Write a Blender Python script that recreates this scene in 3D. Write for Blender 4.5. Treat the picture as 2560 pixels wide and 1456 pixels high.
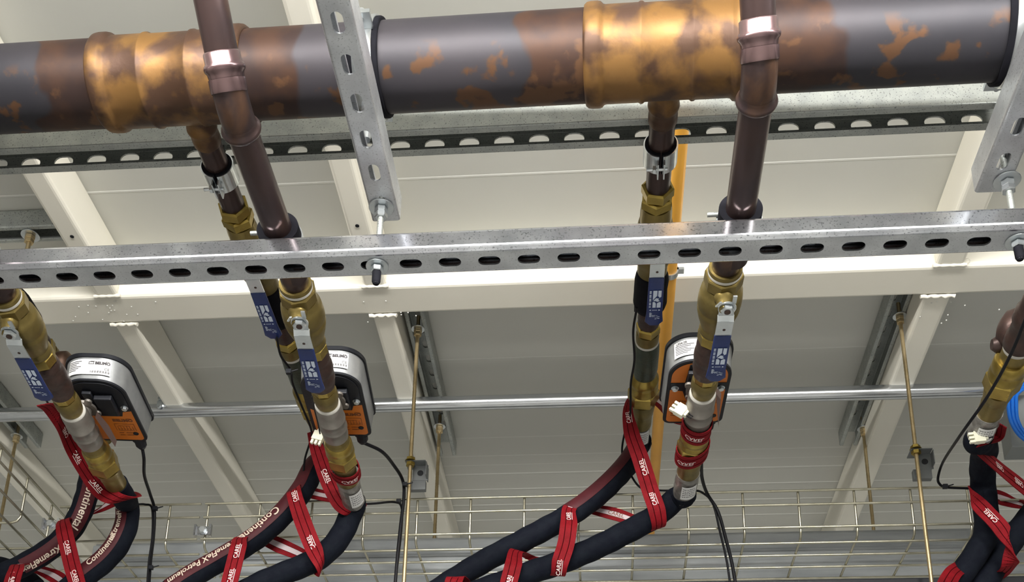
import bpy, bmesh, math, random
from mathutils import Vector, Matrix
random.seed(7)
for o in list(bpy.data.objects): bpy.data.objects.remove(o)
SC = bpy.context.scene
COL = SC.collection
PI = math.pi
CZ = 1.6                       # camera height above the floor

# ---------------------------------------------------------------- camera
PITCH, YAW, ROLL = math.radians(20.67004319), math.radians(4.73320312), math.radians(1.09386839)
FPX, CX, CY = 2926.1, 1280.0, 1706.0
def _M(a): return Matrix(a)
_B = _M([[1,0,0],[0,0,-1],[0,1,0]])
_rx = _M([[1,0,0],[0,math.cos(PITCH),math.sin(PITCH)],[0,-math.sin(PITCH),math.cos(PITCH)]])
_ry = _M([[math.cos(YAW),0,math.sin(YAW)],[0,1,0],[-math.sin(YAW),0,math.cos(YAW)]])
_rz = _M([[math.cos(ROLL),-math.sin(ROLL),0],[math.sin(ROLL),math.cos(ROLL),0],[0,0,1]])
RM = _rz @ _rx @ _ry @ _B      # world -> camera (x right, y down, z forward)
RT = RM.transposed()
cam_data = bpy.data.cameras.new('camera'); cam = bpy.data.objects.new('camera', cam_data); COL.objects.link(cam)
r0, r1, r2 = RT @ Vector((1,0,0)), RT @ Vector((0,-1,0)), RT @ Vector((0,0,-1))
mw = Matrix(((r0.x,r1.x,r2.x,0),(r0.y,r1.y,r2.y,0),(r0.z,r1.z,r2.z,CZ),(0,0,0,1)))
cam.matrix_world = mw
cam_data.sensor_width = 36; cam_data.lens = FPX/2560*36
cam_data.shift_y = (CY-728)/2560; cam_data.clip_start = .02
SC.camera = cam

# ---------------------------------------------------------------- world, lamps, exposure
SC.view_settings.view_transform = 'Standard'
try: SC.view_settings.look = 'None'
except Exception: pass
SC.view_settings.gamma = 1; SC.view_settings.use_curve_mapping = False
SC.view_settings.exposure = 0.0
W = bpy.data.worlds.new('world'); SC.world = W; W.use_nodes = True
W.node_tree.nodes['Background'].inputs[0].default_value = (.9,.95,1,1)
W.node_tree.nodes['Background'].inputs[1].default_value = .3
def area(name, loc, rot, sx, sy, power, col=(1,1,1)):
    l = bpy.data.lights.new(name,'AREA'); l.shape='RECTANGLE'; l.size=sx; l.size_y=sy; l.energy=power; l.color=col
    o = bpy.data.objects.new(name,l); COL.objects.link(o); o.location=loc; o.rotation_euler=rot; return o
LAMPS = [(0.0, .34, 1.28, 2.0, 200), (0.0,-1.8,1.30,1.5,34), (-2.7,.3,1.30,1.2,8), (2.7,.3,1.30,1.2,8)]  # all but the first are unseen fill lamps added for ambient light
for i,(x,y,z,L,p) in enumerate(LAMPS):
    area('lamp_light', (x,y,z+CZ-.031), (0,0,0), L*.94, .09, p*.62, (1,.98,.93))
    for sg in (-1,1):   # the side walls of the diffuser also shine
        area('lamp_side_light', (x,y+sg*.058,z+CZ), (sg*math.radians(97),0,0), L*.94, .05, p*.22, (1,.98,.93))

# ---------------------------------------------------------------- helpers
def ray(u,v): return RT @ Vector(((u-CX)/FPX,(v-CY)/FPX,1))
def Zp(u,v,z): d = ray(u,v); d = d*(z/d.z); return Vector((d.x,d.y,d.z+CZ))
def Yp(u,v,y): d = ray(u,v); d = d*(y/d.y); return Vector((d.x,d.y,d.z+CZ))
def V(x,y,z): return Vector((x,y,z+CZ))

class MB:
    def __init__(s): s.v=[]; s.f=[]; s.sm=[]
    def add(s, vs, fs, smooth=False):
        b=len(s.v); s.v += [Vector(v) for v in vs]
        for f in fs: s.f.append([b+i for i in f]); s.sm.append(smooth)
        return s
def box(mb, c, ax, ay, az, sx, sy, sz):
    ax,ay,az = ax.normalized()*sx/2, ay.normalized()*sy/2, az.normalized()*sz/2
    vs=[c+ax*i+ay*j+az*k for k in(-1,1) for j in(-1,1) for i in(-1,1)]
    mb.add(vs,[(0,2,3,1),(4,5,7,6),(0,1,5,4),(1,3,7,5),(3,2,6,7),(2,0,4,6)]); return mb
EX,EY,EZ = Vector((1,0,0)),Vector((0,1,0)),Vector((0,0,1))
def abox(mb, a, b):
    c=(a+b)/2; d=b-a; return box(mb,c,EX,EY,EZ,abs(d.x),abs(d.y),abs(d.z))
def perp(d):
    d=d.normalized(); h = EZ if abs(d.z)<.9 else EX
    u=d.cross(h).normalized(); return u, d.cross(u).normalized()
def lathe(mb, P, d, prof, seg=40, smooth=True, cap=True, phase=0.0, wob=None):
    d=d.normalized(); u,w=perp(d); n=len(prof); vs=[]
    for k,(s,r) in enumerate(prof):
        for j in range(seg):
            a=2*PI*j/seg+phase; rr=r
            if wob: rr=r*(1+wob(s,a))
            vs.append(P+d*s+(u*math.cos(a)+w*math.sin(a))*rr)
    fs=[]
    for k in range(n-1):
        for j in range(seg):
            j2=(j+1)%seg; fs.append((k*seg+j,k*seg+j2,(k+1)*seg+j2,(k+1)*seg+j))
    mb.add(vs,fs,smooth)
    if cap:
        mb.add([vs[j] for j in range(seg)],[tuple(range(seg))]); mb.add([vs[(n-1)*seg+j] for j in range(seg)],[tuple(reversed(range(seg)))])
    return mb
def hexn(mb, P, d, s0, s1, r, phase=0.0, ch=.12):
    h=(s1-s0)
    rc=r/math.cos(PI/6)
    return lathe(mb,P,d,[(s0,r*.98),(s0+h*ch,rc),(s1-h*ch,rc),(s1,r*.98)],6,False,True,phase)
def catmull(pts, n=10):
    P=[Vector(p) for p in pts]
    if len(P)==2: return [P[0].lerp(P[1],i/n) for i in range(n+1)]
    P=[P[0]*2-P[1]]+P+[P[-1]*2-P[-2]]; out=[]
    for i in range(1,len(P)-2):
        a,b,c,d=P[i-1:i+3]
        for k in range(n):
            t=k/n; out.append(.5*((2*b)+(c-a)*t+(2*a-5*b+4*c-d)*t*t+(3*b-a-3*c+d)*t*t*t))
    out.append(P[-2]); return out
def frames(pts, toward=None):
    """tangent, normal (toward the camera side), binormal"""
    fr=[]
    for i,p in enumerate(pts):
        t=(pts[min(i+1,len(pts)-1)]-pts[max(i-1,0)]).normalized()
        if toward is None: n,b=None,None
        else:
            n=(toward-p); n=(n-t*n.dot(t)).normalized(); b=t.cross(n)
        fr.append((t,n,b))
    if toward is None:
        u,w=perp(fr[0][0]); out=[]
        for t,_,_ in fr:
            u=(u-t*u.dot(t)).normalized(); out.append((t,u,t.cross(u)))
        fr=out
    return fr
def tube(mb, pts, r, seg=12, rad=None, toward=None, cap=True, smooth=True):
    fr=frames(pts,toward); vs=[]; n=len(pts)
    for i,(p,(t,a,b)) in enumerate(zip(pts,fr)):
        for j in range(seg):
            an=2*PI*j/seg; rr=rad(i,an) if rad else r
            vs.append(p+(a*math.cos(an)+b*math.sin(an))*rr)
    fs=[(i*seg+j,i*seg+(j+1)%seg,(i+1)*seg+(j+1)%seg,(i+1)*seg+j) for i in range(n-1) for j in range(seg)]
    mb.add(vs,fs,smooth)
    if cap: mb.add(vs[:seg],[tuple(range(seg))]); mb.add(vs[-seg:],[tuple(reversed(range(seg)))])
    return mb
def smoothtube(mb, ctrl, r, seg=12, n=8): return tube(mb,catmull(ctrl,n),r,seg)
def prism(mb, poly, P, ax, ay, d):
    """closed 2D polygon extruded by vector d"""
    n=len(poly); a=[P+ax*x+ay*y for x,y in poly]; b=[p+d for p in a]
    mb.add(a+b,[tuple(reversed(range(n))),tuple(range(n,2*n))]+[(i,(i+1)%n,n+(i+1)%n,n+i) for i in range(n)]); return mb

def mkmesh(name, mb, mat, off):
    me=bpy.data.meshes.new(name); me.from_pydata([v-off for v in mb.v],[],mb.f)
    me.polygons.foreach_set('use_smooth', mb.sm); me.materials.append(mat)
    bm=bmesh.new(); bm.from_mesh(me); bmesh.ops.recalc_face_normals(bm,faces=bm.faces); bm.to_mesh(me); bm.free(); me.update(); return me
def world_loc(o):
    l=Vector((0,0,0))
    while o: l=l+Vector(o.location); o=o.parent
    return l
def obj(name, mb, mat, parent=None, label=None, bevel=0):
    if parent is not None: off=world_loc(parent); loc=Vector((0,0,0))
    else:
        n=len(mb.v); off=Vector((sum(v.x for v in mb.v)/n,sum(v.y for v in mb.v)/n,sum(v.z for v in mb.v)/n)); loc=off
    o=bpy.data.objects.new(name,mkmesh(name,mb,mat,off)); COL.objects.link(o); o.location=loc
    if parent is not None: o.parent=parent
    if label: o['label']=label
    if bevel:
        m=o.modifiers.new('bevel','BEVEL'); m.width=bevel; m.segments=3; m.limit_method='ANGLE'; m.angle_limit=math.radians(40)
    return o
def tag(o,label,cat,group=None):
    o['label']=label; o['category']=cat
    if group: o['group']=group
    return o
def thing(name,label,cat,loc,group=None):
    o=bpy.data.objects.new(name,None); COL.objects.link(o); o.location=loc; o.empty_display_size=.02
    return tag(o,label,cat,group)
def structure(name,mb,mat):
    o=obj(name,mb,mat); o['kind']='structure'; return o

# text -> flat mesh polygons (x,y) lists
_tc={}
def text2d(s, size, bold=0.0, shear=0.0):
    key=(s,size,bold,shear)
    if key in _tc: return _tc[key]
    cu=bpy.data.curves.new('t','FONT'); cu.body=s; cu.size=size; cu.align_x='CENTER'; cu.align_y='CENTER'; cu.offset=bold; cu.shear=shear; cu.resolution_u=3
    o=bpy.data.objects.new('t',cu); COL.objects.link(o)
    dg=bpy.context.evaluated_depsgraph_get(); ev=o.evaluated_get(dg); me=ev.to_mesh()
    vs=[(v.co.x,v.co.y) for v in me.vertices]; fs=[tuple(p.vertices) for p in me.polygons]
    ev.to_mesh_clear(); bpy.data.objects.remove(o); bpy.data.curves.remove(cu)
    _tc[key]=(vs,fs); return _tc[key]
def put_text(mb, s, size, fn, bold=0.0, shear=0.0, sx=1.0, dx=0, dy=0):
    vs,fs=text2d(s,size,bold,shear)
    mb.add([fn(x*sx+dx,y+dy) for x,y in vs],fs)
def flat(P,ax,ay,lift=None):
    ax=ax.normalized(); ay=ay.normalized(); n=lift if lift is not None else Vector((0,0,0))
    return lambda x,y: P+ax*x+ay*y+n
def rect(mb, fn, x0,y0,x1,y1, n=1):
    for i in range(n):
        a=x0+(x1-x0)*i/n; b=x0+(x1-x0)*(i+1)/n
        mb.add([fn(a,y0),fn(b,y0),fn(b,y1),fn(a,y1)],[(0,1,2,3)])
def poly(mb, fn, pts): mb.add([fn(x,y) for x,y in pts],[tuple(range(len(pts)))])

# ---------------------------------------------------------------- materials
def mat(name, ca, cb=None, scale=20, metal=0.0, rough=.5, bump=0.0, lo=.35, hi=.65, cc=None, scale2=6, lo2=.5, hi2=.6,
        rvar=0.0, bscale=None, stretch=None, speck=0.0, detail=4, emis=None, spec=.5):
    m=bpy.data.materials.new(name); m.use_nodes=True; nt=m.node_tree; N=nt.nodes; L=nt.links
    b=N['Principled BSDF']; b.inputs['Metallic'].default_value=metal; b.inputs['Roughness'].default_value=rough
    if 'Specular IOR Level' in b.inputs: b.inputs['Specular IOR Level'].default_value=spec
    b.inputs['Base Color'].default_value=(*ca,1)
    tc=N.new('ShaderNodeNewGeometry').outputs['Position'] if stretch=='world' else N.new('ShaderNodeTexCoord').outputs['Object']
    if isinstance(stretch,tuple):
        mp=N.new('ShaderNodeMapping'); mp.inputs['Scale'].default_value=stretch; L.new(tc,mp.inputs[0]); tc=mp.outputs[0]
    def noise(sc,det=detail,dist=0):
        n=N.new('ShaderNodeTexNoise'); n.inputs['Scale'].default_value=sc; n.inputs['Detail'].default_value=det; n.inputs['Distortion'].default_value=dist
        L.new(tc,n.inputs['Vector']); return n.outputs['Fac']
    def ramp(src,a,c):
        r=N.new('ShaderNodeValToRGB'); r.color_ramp.elements[0].position=a; r.color_ramp.elements[1].position=c; L.new(src,r.inputs[0]); return r.outputs[0]
    def mix(f,a,c):
        x=N.new('ShaderNodeMix'); x.data_type='RGBA'; L.new(f,x.inputs[0])
        for s,i in ((a,6),(c,7)):
            if isinstance(s,tuple): x.inputs[i].default_value=(*s,1)
            else: L.new(s,x.inputs[i])
        return x.outputs[2]
    col=None
    if cb is not None:
        f1=ramp(noise(scale),lo,hi); col=mix(f1,ca,cb)
        if cc is not None: col=mix(ramp(noise(scale2,5,.4),lo2,hi2),col,cc)
    if speck:
        f=ramp(noise(420,2),.60,.68); col=mix(f,col if col is not None else ca,tuple(x*(1-speck) for x in ca))
    if col is not None: L.new(col,b.inputs['Base Color'])
    if rvar:
        mr=N.new('ShaderNodeMapRange'); mr.inputs[3].default_value=max(.05,rough-rvar); mr.inputs[4].default_value=rough+rvar
        L.new(noise(scale*1.3),mr.inputs[0]); L.new(mr.outputs[0],b.inputs['Roughness'])
    if bump:
        bp=N.new('ShaderNodeBump'); bp.inputs['Strength'].default_value=bump; bp.inputs['Distance'].default_value=.002
        L.new(noise(bscale or scale*4),bp.inputs['Height']); L.new(bp.outputs[0],b.inputs['Normal'])
    if emis:
        b.inputs['Emission Color'].default_value=(*emis[:3],1); b.inputs['Emission Strength'].default_value=emis[3]
    return m
M={}
M['galv']=mat('galvanised steel',(.48,.50,.54),(.66,.68,.72),28,.97,.15,.025,rvar=.03,speck=.45,cc=(.42,.41,.46),scale2=9,lo2=.45,hi2=.75)
M['galv_b']=mat('matt galvanised steel',(.52,.54,.57),(.68,.70,.73),28,.9,.40,.05,rvar=.05,speck=.25,cc=(.50,.51,.54),scale2=12,lo2=.45,hi2=.7)
M['galv_dull']=mat('dull galvanised steel',(.34,.36,.35),(.42,.44,.42),40,.75,.46,.05,speck=.5,rvar=.05)
M['conduit']=mat('bright steel tube',(.60,.62,.64),(.54,.56,.59),20,.95,.20,.0,rvar=.03)
M['duct']=mat('brushed zinc sheet',(.30,.32,.335),(.40,.42,.435),7,.45,.55,.03,rvar=.1,stretch=(1,6,6))
M['zinc']=mat('bright zinc plating',(.56,.60,.63),(.66,.69,.71),60,.95,.28,.03)
M['yzinc']=mat('yellow passivated steel',(.46,.36,.20),(.58,.46,.27),50,.85,.38,.1,bscale=500)
M['wire']=mat('zinc plated wire',(.40,.38,.29),(.50,.48,.39),40,.9,.36)
def header_mat():
    m=mat('oxidised copper',(.026,.025,.031),(.037,.033,.039),5,.48,.56,.04,lo=.40,hi=.60,rvar=.07,bscale=60,detail=6)
    nt=m.node_tree; N=nt.nodes; L=nt.links; b=N['Principled BSDF']
    src=b.inputs['Base Color'].links[0].from_socket
    pos=N.new('ShaderNodeNewGeometry').outputs['Position']
    sep=N.new('ShaderNodeSeparateXYZ'); L.new(pos,sep.inputs[0])
    def noise(sc,det,dist=0.0):
        n=N.new('ShaderNodeTexNoise'); n.inputs['Scale'].default_value=sc; n.inputs['Detail'].default_value=det; n.inputs['Distortion'].default_value=dist; L.new(pos,n.inputs['Vector']); return n.outputs['Fac']
    def math_(op,a,c):
        x=N.new('ShaderNodeMath'); x.operation=op
        for i,v in enumerate((a,c)):
            if isinstance(v,(int,float)): x.inputs[i].default_value=v
            else: L.new(v,x.inputs[i])
        return x.outputs[0]
    def ramp(f,a,c):
        x=N.new('ShaderNodeMapRange'); x.clamp=True; x.inputs[1].default_value=a; x.inputs[2].default_value=c; L.new(f,x.inputs[0]); return x.outputs[0]
    def mix(f,a,col):
        x=N.new('ShaderNodeMix'); x.data_type='RGBA'; L.new(f,x.inputs[0]); L.new(a,x.inputs[6])
        if isinstance(col,tuple): x.inputs[7].default_value=(*col,1)
        else: L.new(col,x.inputs[7])
        return x.outputs[2]
    wob=math_('MULTIPLY',math_('SUBTRACT',noise(7,3,.3),.5),.16)
    d1=math_('ABSOLUTE',math_('SUBTRACT',sep.outputs[0],-.551),0); d2=math_('ABSOLUTE',math_('SUBTRACT',sep.outputs[0],.0885),0)
    d=math_('MINIMUM',d1,d2); d=math_('ADD',d,wob)
    heat=ramp(d,.185,.178)          # brown heat-stained zones either side of each tee
    brown=mix(ramp(noise(22,6),.42,.62),N_rgb(nt,(.027,.014,.012)),(.048,.022,.013))
    col=mix(heat,src,brown)
    spots=ramp(noise(24,4,.2),.56,.61)  # orange oxide blotches low on the pipe
    low=ramp(math_('ADD',sep.outputs[2],math_('MULTIPLY',sep.outputs[0],.033)),2.848,2.826)
    col=mix(math_('MULTIPLY',spots,low),col,(.085,.040,.018))
    col=mix(ramp(noise(14,5,.5),.70,.75),col,(.060,.028,.016))
    L.new(col,b.inputs['Base Color']); return m
def N_rgb(nt,c):
    n=nt.nodes.new('ShaderNodeRGB'); n.outputs[0].default_value=(*c,1); return n.outputs[0]
M['header']=header_mat()
M['tee']=mat('tarnished copper fitting',(.185,.095,.028),(.060,.030,.017),15,.55,.50,.2,lo=.44,hi=.56,cc=(.075,.040,.026),scale2=11,lo2=.54,hi2=.64,rvar=.08,bscale=90,detail=7)
M['copper']=mat('brown copper tube',(.060,.037,.034),(.044,.030,.031),14,.70,.34,.04,cc=(.15,.078,.045),scale2=9,lo2=.56,hi2=.70,rvar=.06)
M['copper_new']=mat('clean copper fitting',(.21,.135,.135),(.15,.10,.105),24,.85,.24,.03,rvar=.05)
M['brass']=mat('brass',(.40,.29,.070),(.29,.21,.052),45,.88,.30,.06,rvar=.08)
M['brass_dull']=mat('dull cast brass',(.235,.175,.055),(.165,.125,.042),22,.75,.42,.12,rvar=.06,bscale=260)
M['bronze']=mat('brown bronze',(.070,.040,.033),(.048,.030,.027),50,.55,.42,.15,bscale=200)
M['nickel']=mat('nickel plated brass',(.30,.275,.25),(.24,.22,.20),40,.80,.40,.12,bscale=300)
M['paint']=mat('cream paint',(.84,.81,.72),(.81,.78,.69),6,0,.38,.02,spec=.5)
M['ceiling']=mat('white ceiling panel',(.54,.54,.50),(.52,.52,.485),2,0,.5,.0)
M['seam']=mat('panel joint',(.62,.62,.585),None,0,0,.4)
M['wall']=mat('white wall panel',(.62,.62,.60),(.58,.58,.56),2,0,.6)
M['floor']=mat('grey floor',(.42,.42,.41),(.38,.38,.37),3,0,.55)
M['gas']=mat('yellow gas pipe paint',(.88,.44,.06),(.82,.40,.055),20,0,.36)
M['rubber']=mat('black rubber',(.004,.004,.006),(.006,.006,.009),60,0,.85,.1,spec=.12)
M['plastic']=mat('black plastic',(.007,.008,.012),None,0,0,.45,spec=.3)
M['cable']=mat('black cable',(.004,.004,.006),None,0,0,.5,spec=.2)
M['hose']=mat('black hose cover',(.003,.004,.009),(.005,.007,.012),80,0,.8,.35,bscale=160,spec=.12)
M['maroon']=mat('maroon stripe',(.050,.006,.010),(.065,.009,.013),40,0,.6,spec=.25)
M['print']=mat('cream print',(.62,.52,.42),None,0,0,.5)
M['ribbon']=mat('red webbing',(.19,.002,.007),(.15,.0016,.005),90,0,.7,.35,bscale=900,spec=.18)
M['ribbon_line']=mat('dark seam',(.035,.001,.002),None,0,0,.8,spec=.05)
M['white']=mat('white print',(.80,.68,.66),None,0,0,.5)
M['inner']=mat('pale webbing lining',(.50,.42,.44),None,0,0,.6)
M['blue']=mat('blue vinyl',(.008,.024,.130),(.007,.020,.105),30,0,.36)
M['bprint']=mat('pale print',(.55,.62,.74),None,0,0,.5)
M['bcable']=mat('blue cable',(.01,.17,.72),None,0,0,.4)
M['silver']=mat('cast aluminium',(.30,.31,.32),(.36,.37,.38),50,.6,.36,.05)
M['orange']=mat('orange label plate',(.55,.150,.010),(.50,.135,.009),20,0,.42)
M['label']=mat('white sticker',(.66,.66,.66),None,0,0,.4)
M['ink']=mat('dark print',(.03,.025,.03),None,0,0,.5)
M['oink']=mat('brown print',(.16,.045,.012),None,0,0,.5)
M['ptfe']=mat('white thread tape',(.52,.50,.46),None,0,0,.6)
M['green']=mat('dark green tape',(.018,.030,.020),(.035,.045,.028),60,.1,.35,.3)
M['clearplastic']=mat('dull grey wrap',(.13,.12,.11),(.24,.23,.215),70,.3,.28,.5,bscale=120)
M['ivory']=mat('ivory plastic',(.66,.65,.52),None,0,0,.4)
M['greybox']=mat('grey enclosure',(.30,.32,.32),None,0,.2,.45)
M['clip']=mat('dull dark sheet steel',(.15,.16,.165),None,0,0,.5)
M['tagm']=mat('dark copper tag',(.15,.10,.09),None,0,.6,.4)
M['lamp']=mat('lit diffuser',(.9,.9,.9),None,0,0,.5,emis=(1,.98,.93,7.0))
M['lampbody']=mat('white lamp housing',(.8,.8,.8),None,0,0,.5)

# ---------------------------------------------------------------- room
ZC=1.541; ZB=1.45
XL,XR,YF,YB=-4.0,4.0,-3.2,4.3
mb=MB(); abox(mb,V(XL,YF,ZC),V(XR,YB,ZC+.06)); structure('ceiling',mb,M['ceiling'])
mb=MB()
y=1.25; k=0
for y,w in [(1.33,.0016),(1.415,.0012),(1.582,.0022),(1.76,.0012),(1.93,.0012),(2.10,.0012),(2.27,.0012),(2.41,.0012),(2.492,.0016),(2.535,.0010),(2.578,.0026),(2.655,.0024),(2.737,.0024),(2.82,.0022),(2.90,.0022),(2.99,.002)]:
    prism(mb,[(-w*1.3,0),(w*1.3,0),(w*.7,-w*.22),(-w*.7,-w*.22)],V(XL+.01,y,ZC),EY,EZ,EX*(XR-XL-.02))
o=obj('trim_1',mb,M['seam']); o['kind']='structure'
mb=MB(); abox(mb,V(XL,YF,-CZ-.05),V(XR,YB,-CZ)); structure('floor',mb,M['floor'])
for nm,a,b in (('wall_left',V(XL-.1,YF,-CZ),V(XL,YB,ZC)),('wall_right',V(XR,YF,-CZ),V(XR+.1,YB,ZC)),('wall_front',V(XL,YF-.1,-CZ),V(XR,YF,ZC)),('wall_back',V(XL,YB,-CZ),V(XR,YB+.1,ZC))):
    mb=MB(); abox(mb,a,b); structure(nm,mb,M['wall'])
LN=['long white lamp fixture hanging in front of the pipes','long white fill lamp added unseen behind the viewer','short white fill lamp added out of view at the far left','short white fill lamp added out of view at the far right','white lamp fixture by the back wall']
for i,(x,yy,z,L,p) in enumerate(LAMPS):
    t=thing('lamp_fixture',LN[i],'lamp',V(x,yy,z))
    mb=MB(); abox(mb,V(x-L/2,yy-.05,z-.025),V(x+L/2,yy+.05,z+.025)); obj('diffuser',mb,M['lamp'],t,bevel=.01)
    mb=MB(); abox(mb,V(x-L/2,yy-.130,z+.030),V(x+L/2,yy+.130,z+.034)); abox(mb,V(x-L/2,yy-.04,z+.033),V(x+L/2,yy+.04,z+.06))  # wings widened to block lamp light from the ceiling overhead
    for s in (-1,1): abox(mb,V(x+s*L*.4-.006,yy-.006,z+.06),V(x+s*L*.4+.006,yy+.006,ZC))
    obj('housing',mb,M['lampbody'],t)

# painted steel frame under the ceiling
def beam(name,a,b,label,bev=.008,holes=None):
    mb=MB(); abox(mb,a,b); o=obj(name,mb,M['paint'],None,bevel=bev); tag(o,label,'beam'); return o
YC0,YC1=1.206*ZB,1.261*ZB
beam('ceiling_beam',V(-2.6,YC0,ZB),V(2.6,YC1,ZC),'long cream painted cross beam running left to right behind the slotted strut')
def ybeam(x0,x1,la,lb):
    t=thing('ceiling_beam',la,'beam',V((x0+x1)/2,.6,ZB))
    mb=MB(); abox(mb,V(x0,.6,ZB),V(x1,YC0-.001,ZC)); obj('near_length',mb,M['paint'],t,bevel=.007)
    mb=MB(); abox(mb,V(x0,YC1+.001,ZB),V(x1,3.4,ZC)); obj('far_length',mb,M['paint'],t,bevel=.007)
    mb=MB()
    pts=[V(x0-.006+(x1-x0+.012)*i/10,YC1+.0015,ZB-.0005+.0016*math.sin(i*2.4)) for i in range(11)]
    tube(mb,pts,.0038,8,rad=lambda i,a:.0038+.0009*math.sin(i*1.9)); obj('weld_bead',mb,M['paint'],t)
    mb=MB()
    pts=[V(x0-.004+(x1-x0+.008)*i/10,YC0-.0015,ZB+.0005) for i in range(11)]
    tube(mb,pts,.0036,8,rad=lambda i,a:.0036+.0008*math.sin(i*2.3)); obj('weld_bead',mb,M['paint'],t)
    return t
tl=ybeam(-.948,-.905,'cream painted beam running away at the left, above the left actuator','')
tm=ybeam(-.435,-.393,'cream painted beam running away beside the hanging slotted strut in the middle','')
tr=ybeam(.601,.652,'cream painted beam running away at the right','')
tll=ybeam(-1.45,-1.405,'cream painted beam at the far lower left behind the wire tray corner','')
# screw holes and paint drips are little things on the beams
for t,u,v in ((tl,180,592),(tm,893,565)):
    P=Zp(u,v,ZB-.0006); mb=MB(); lathe(mb,P,-EZ,[(-.0004,.0035),(.0005,.0035)],14); obj('screw_hole',mb,M['plastic'],t,label='dark screw hole')
for cu,n,sd in ((280,26,1),(950,12,2),(2390,12,3)):
    random.seed(sd); mb=MB()
    for i in range(n):
        u=cu+random.gauss(0,55); v=random.uniform(752,808) if i%5 else random.uniform(820,850)
        if v>812 : u=cu+abs(random.gauss(20,12))*(1 if cu<2000 else -1)
        if v<812: P=Zp(u,v-(u-cu)*.033,ZB-.0002)
        else: continue
        lathe(mb,P,-EZ,[(-.0008,.0016),(.0003,.0014),(.0010,.0006)],8)
    o=tag(obj('paint_drips',mb,M['seam']),'tiny white paint drips under the cross beam '+{280:'at the left',950:'in the middle',2390:'at the right'}[cu],'paint drips'); o['kind']='stuff'
# weld scars on cross beam front
for cu,cv,la in ((265,726,'left'),(938,702,'middle'),(2390,653,'right')):
    P=Yp(cu,cv,YC0-.0003); mb=MB()
    for i in range(7):
        q=P+EX*(i-3)*.0065; lathe(mb,q+EZ*(.0015*math.sin(i*2)),-EY,[(-.003,.006),(.0006,.0055),(.0016,.003)],10)
    tag(obj('weld_scar',mb,M['paint']),'ground down weld scar on the face of the cross beam, the %s one'%la,'weld')

# ---------------------------------------------------------------- strut channels
def slotplate(O,dl,dw,dh,L,hw,t,slots,slotL,slotW):
    mb=MB(); sl=sorted(slots or []); cells=[]
    for s in sl: cells.append((s-slotL/2-.004,s+slotL/2+.004,s))
    cur=0.0
    def plate(a,b):
        if b-a<1e-5: return
        vs=[O+dl*x+dw*y_+dh*z_ for z_ in (0,t) for x,y_ in ((a,-hw),(b,-hw),(b,hw),(a,hw))]
        mb.add(vs,[(0,1,2,3),(4,7,6,5),(3,2,6,7),(0,4,5,1)])
    for a,b,s in cells:
        if a<cur: a=cur
        if b>L: b=L
        if s-slotL/2<cur or s+slotL/2>L: continue
        plate(cur,a); cur=b
        cx=slotL/2-slotW/2; rr=slotW/2; inner=[]; outer=[]
        for i in range(9):
            an=-90+i*22.5; inner.append((s+cx+rr*math.cos(math.radians(an)),rr*math.sin(math.radians(an))))
            if abs(an)<=45: outer.append((b,hw*an/45))
            else: outer.append((b-(abs(an)-45)/45*(b-s-cx),math.copysign(hw,an)))
        for i in range(9):
            an=90+i*22.5; inner.append((s-cx+rr*math.cos(math.radians(an)),rr*math.sin(math.radians(an))))
            q=an-180
            if abs(q)<=45: outer.append((a,-hw*q/45))
            else: outer.append((a+(abs(q)-45)/45*(s-cx-a),math.copysign(hw,-q)))
        n=18; vs=[]
        for z_ in (0,t):
            for x,y_ in inner: vs.append(O+dl*x+dw*y_+dh*z_)
            for x,y_ in outer: vs.append(O+dl*x+dw*y_+dh*z_)
        fs=[]
        for i in range(n):
            j=(i+1)%n
            fs.append((i,j,n+j,n+i)); fs.append((2*n+i,3*n+i,3*n+j,2*n+j)); fs.append((i,2*n+i,2*n+j,j))
        mb.add(vs,fs)
    plate(cur,L)
    return mb
def strut(name,label,O,dl,dw,dh,L,w=.041,h=.041,slots=None,t=.0024,lip=.009,lipd=.007,r=.004,mat_='galv',slotL=.028,slotW=.014,sides=(-1,1),web=None):
    """O = start centre of the slotted web face; dl length, dw width, dh direction from web to open side"""
    T=thing(name,label,'strut channel',O)
    # outer / inner profile in (a,b): a along dw, b along dh
    def side(sg):
        out=[]; inn=[]
        def arc(cx,cb,r0,a0,a1,n=5):
            return [(cx+r0*math.cos(math.radians(a0+(a1-a0)*i/n)),cb+r0*math.sin(math.radians(a0+(a1-a0)*i/n))) for i in range(n+1)]
        W=w/2
        out+=arc(W-r,r,r,-90,0)+arc(W-r*.7,h-r*.7,r*.7,0,90)+arc(W-lip+r*.5,h-r*.5,r*.5,90,180)+[(W-lip,h-lipd)]
        ri=max(r-t,.0005)
        inn+=arc(W-r,r,ri,-90,0)+arc(W-r*.7,h-r*.7,max(r*.7-t,.0004),0,90)+arc(W-lip+r*.5,h-r*.5,.0002,90,180)+[(W-lip+t*.8,h-lipd)]
        return [(sg*a,b) for a,b in out],[(sg*a,b) for a,b in inn]
    mb=MB()
    for sg in sides:
        o_,i_=side(sg); loop=o_+list(reversed(i_)); n=len(loop)
        A=[O+dw*a+dh*b for a,b in loop]; B=[p+dl*L for p in A]
        mb.add(A+B,[(i,(i+1)%n,n+(i+1)%n,n+i) for i in range(n)],False)
        k=len(o_)
        for off in (0,n):   # end caps as quads
            mb.add((A if off==0 else B),[(i,i+1,n-2-i,n-1-i) for i in range(k-1)])
    obj('side_walls',mb,M[mat_],T)
    mb=slotplate(O,dl,dw,dh,L,w/2-r,t,slots,slotL,slotW)
    obj('slotted_web',mb,M[web or mat_],T)
    return T
S=1.0168
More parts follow.
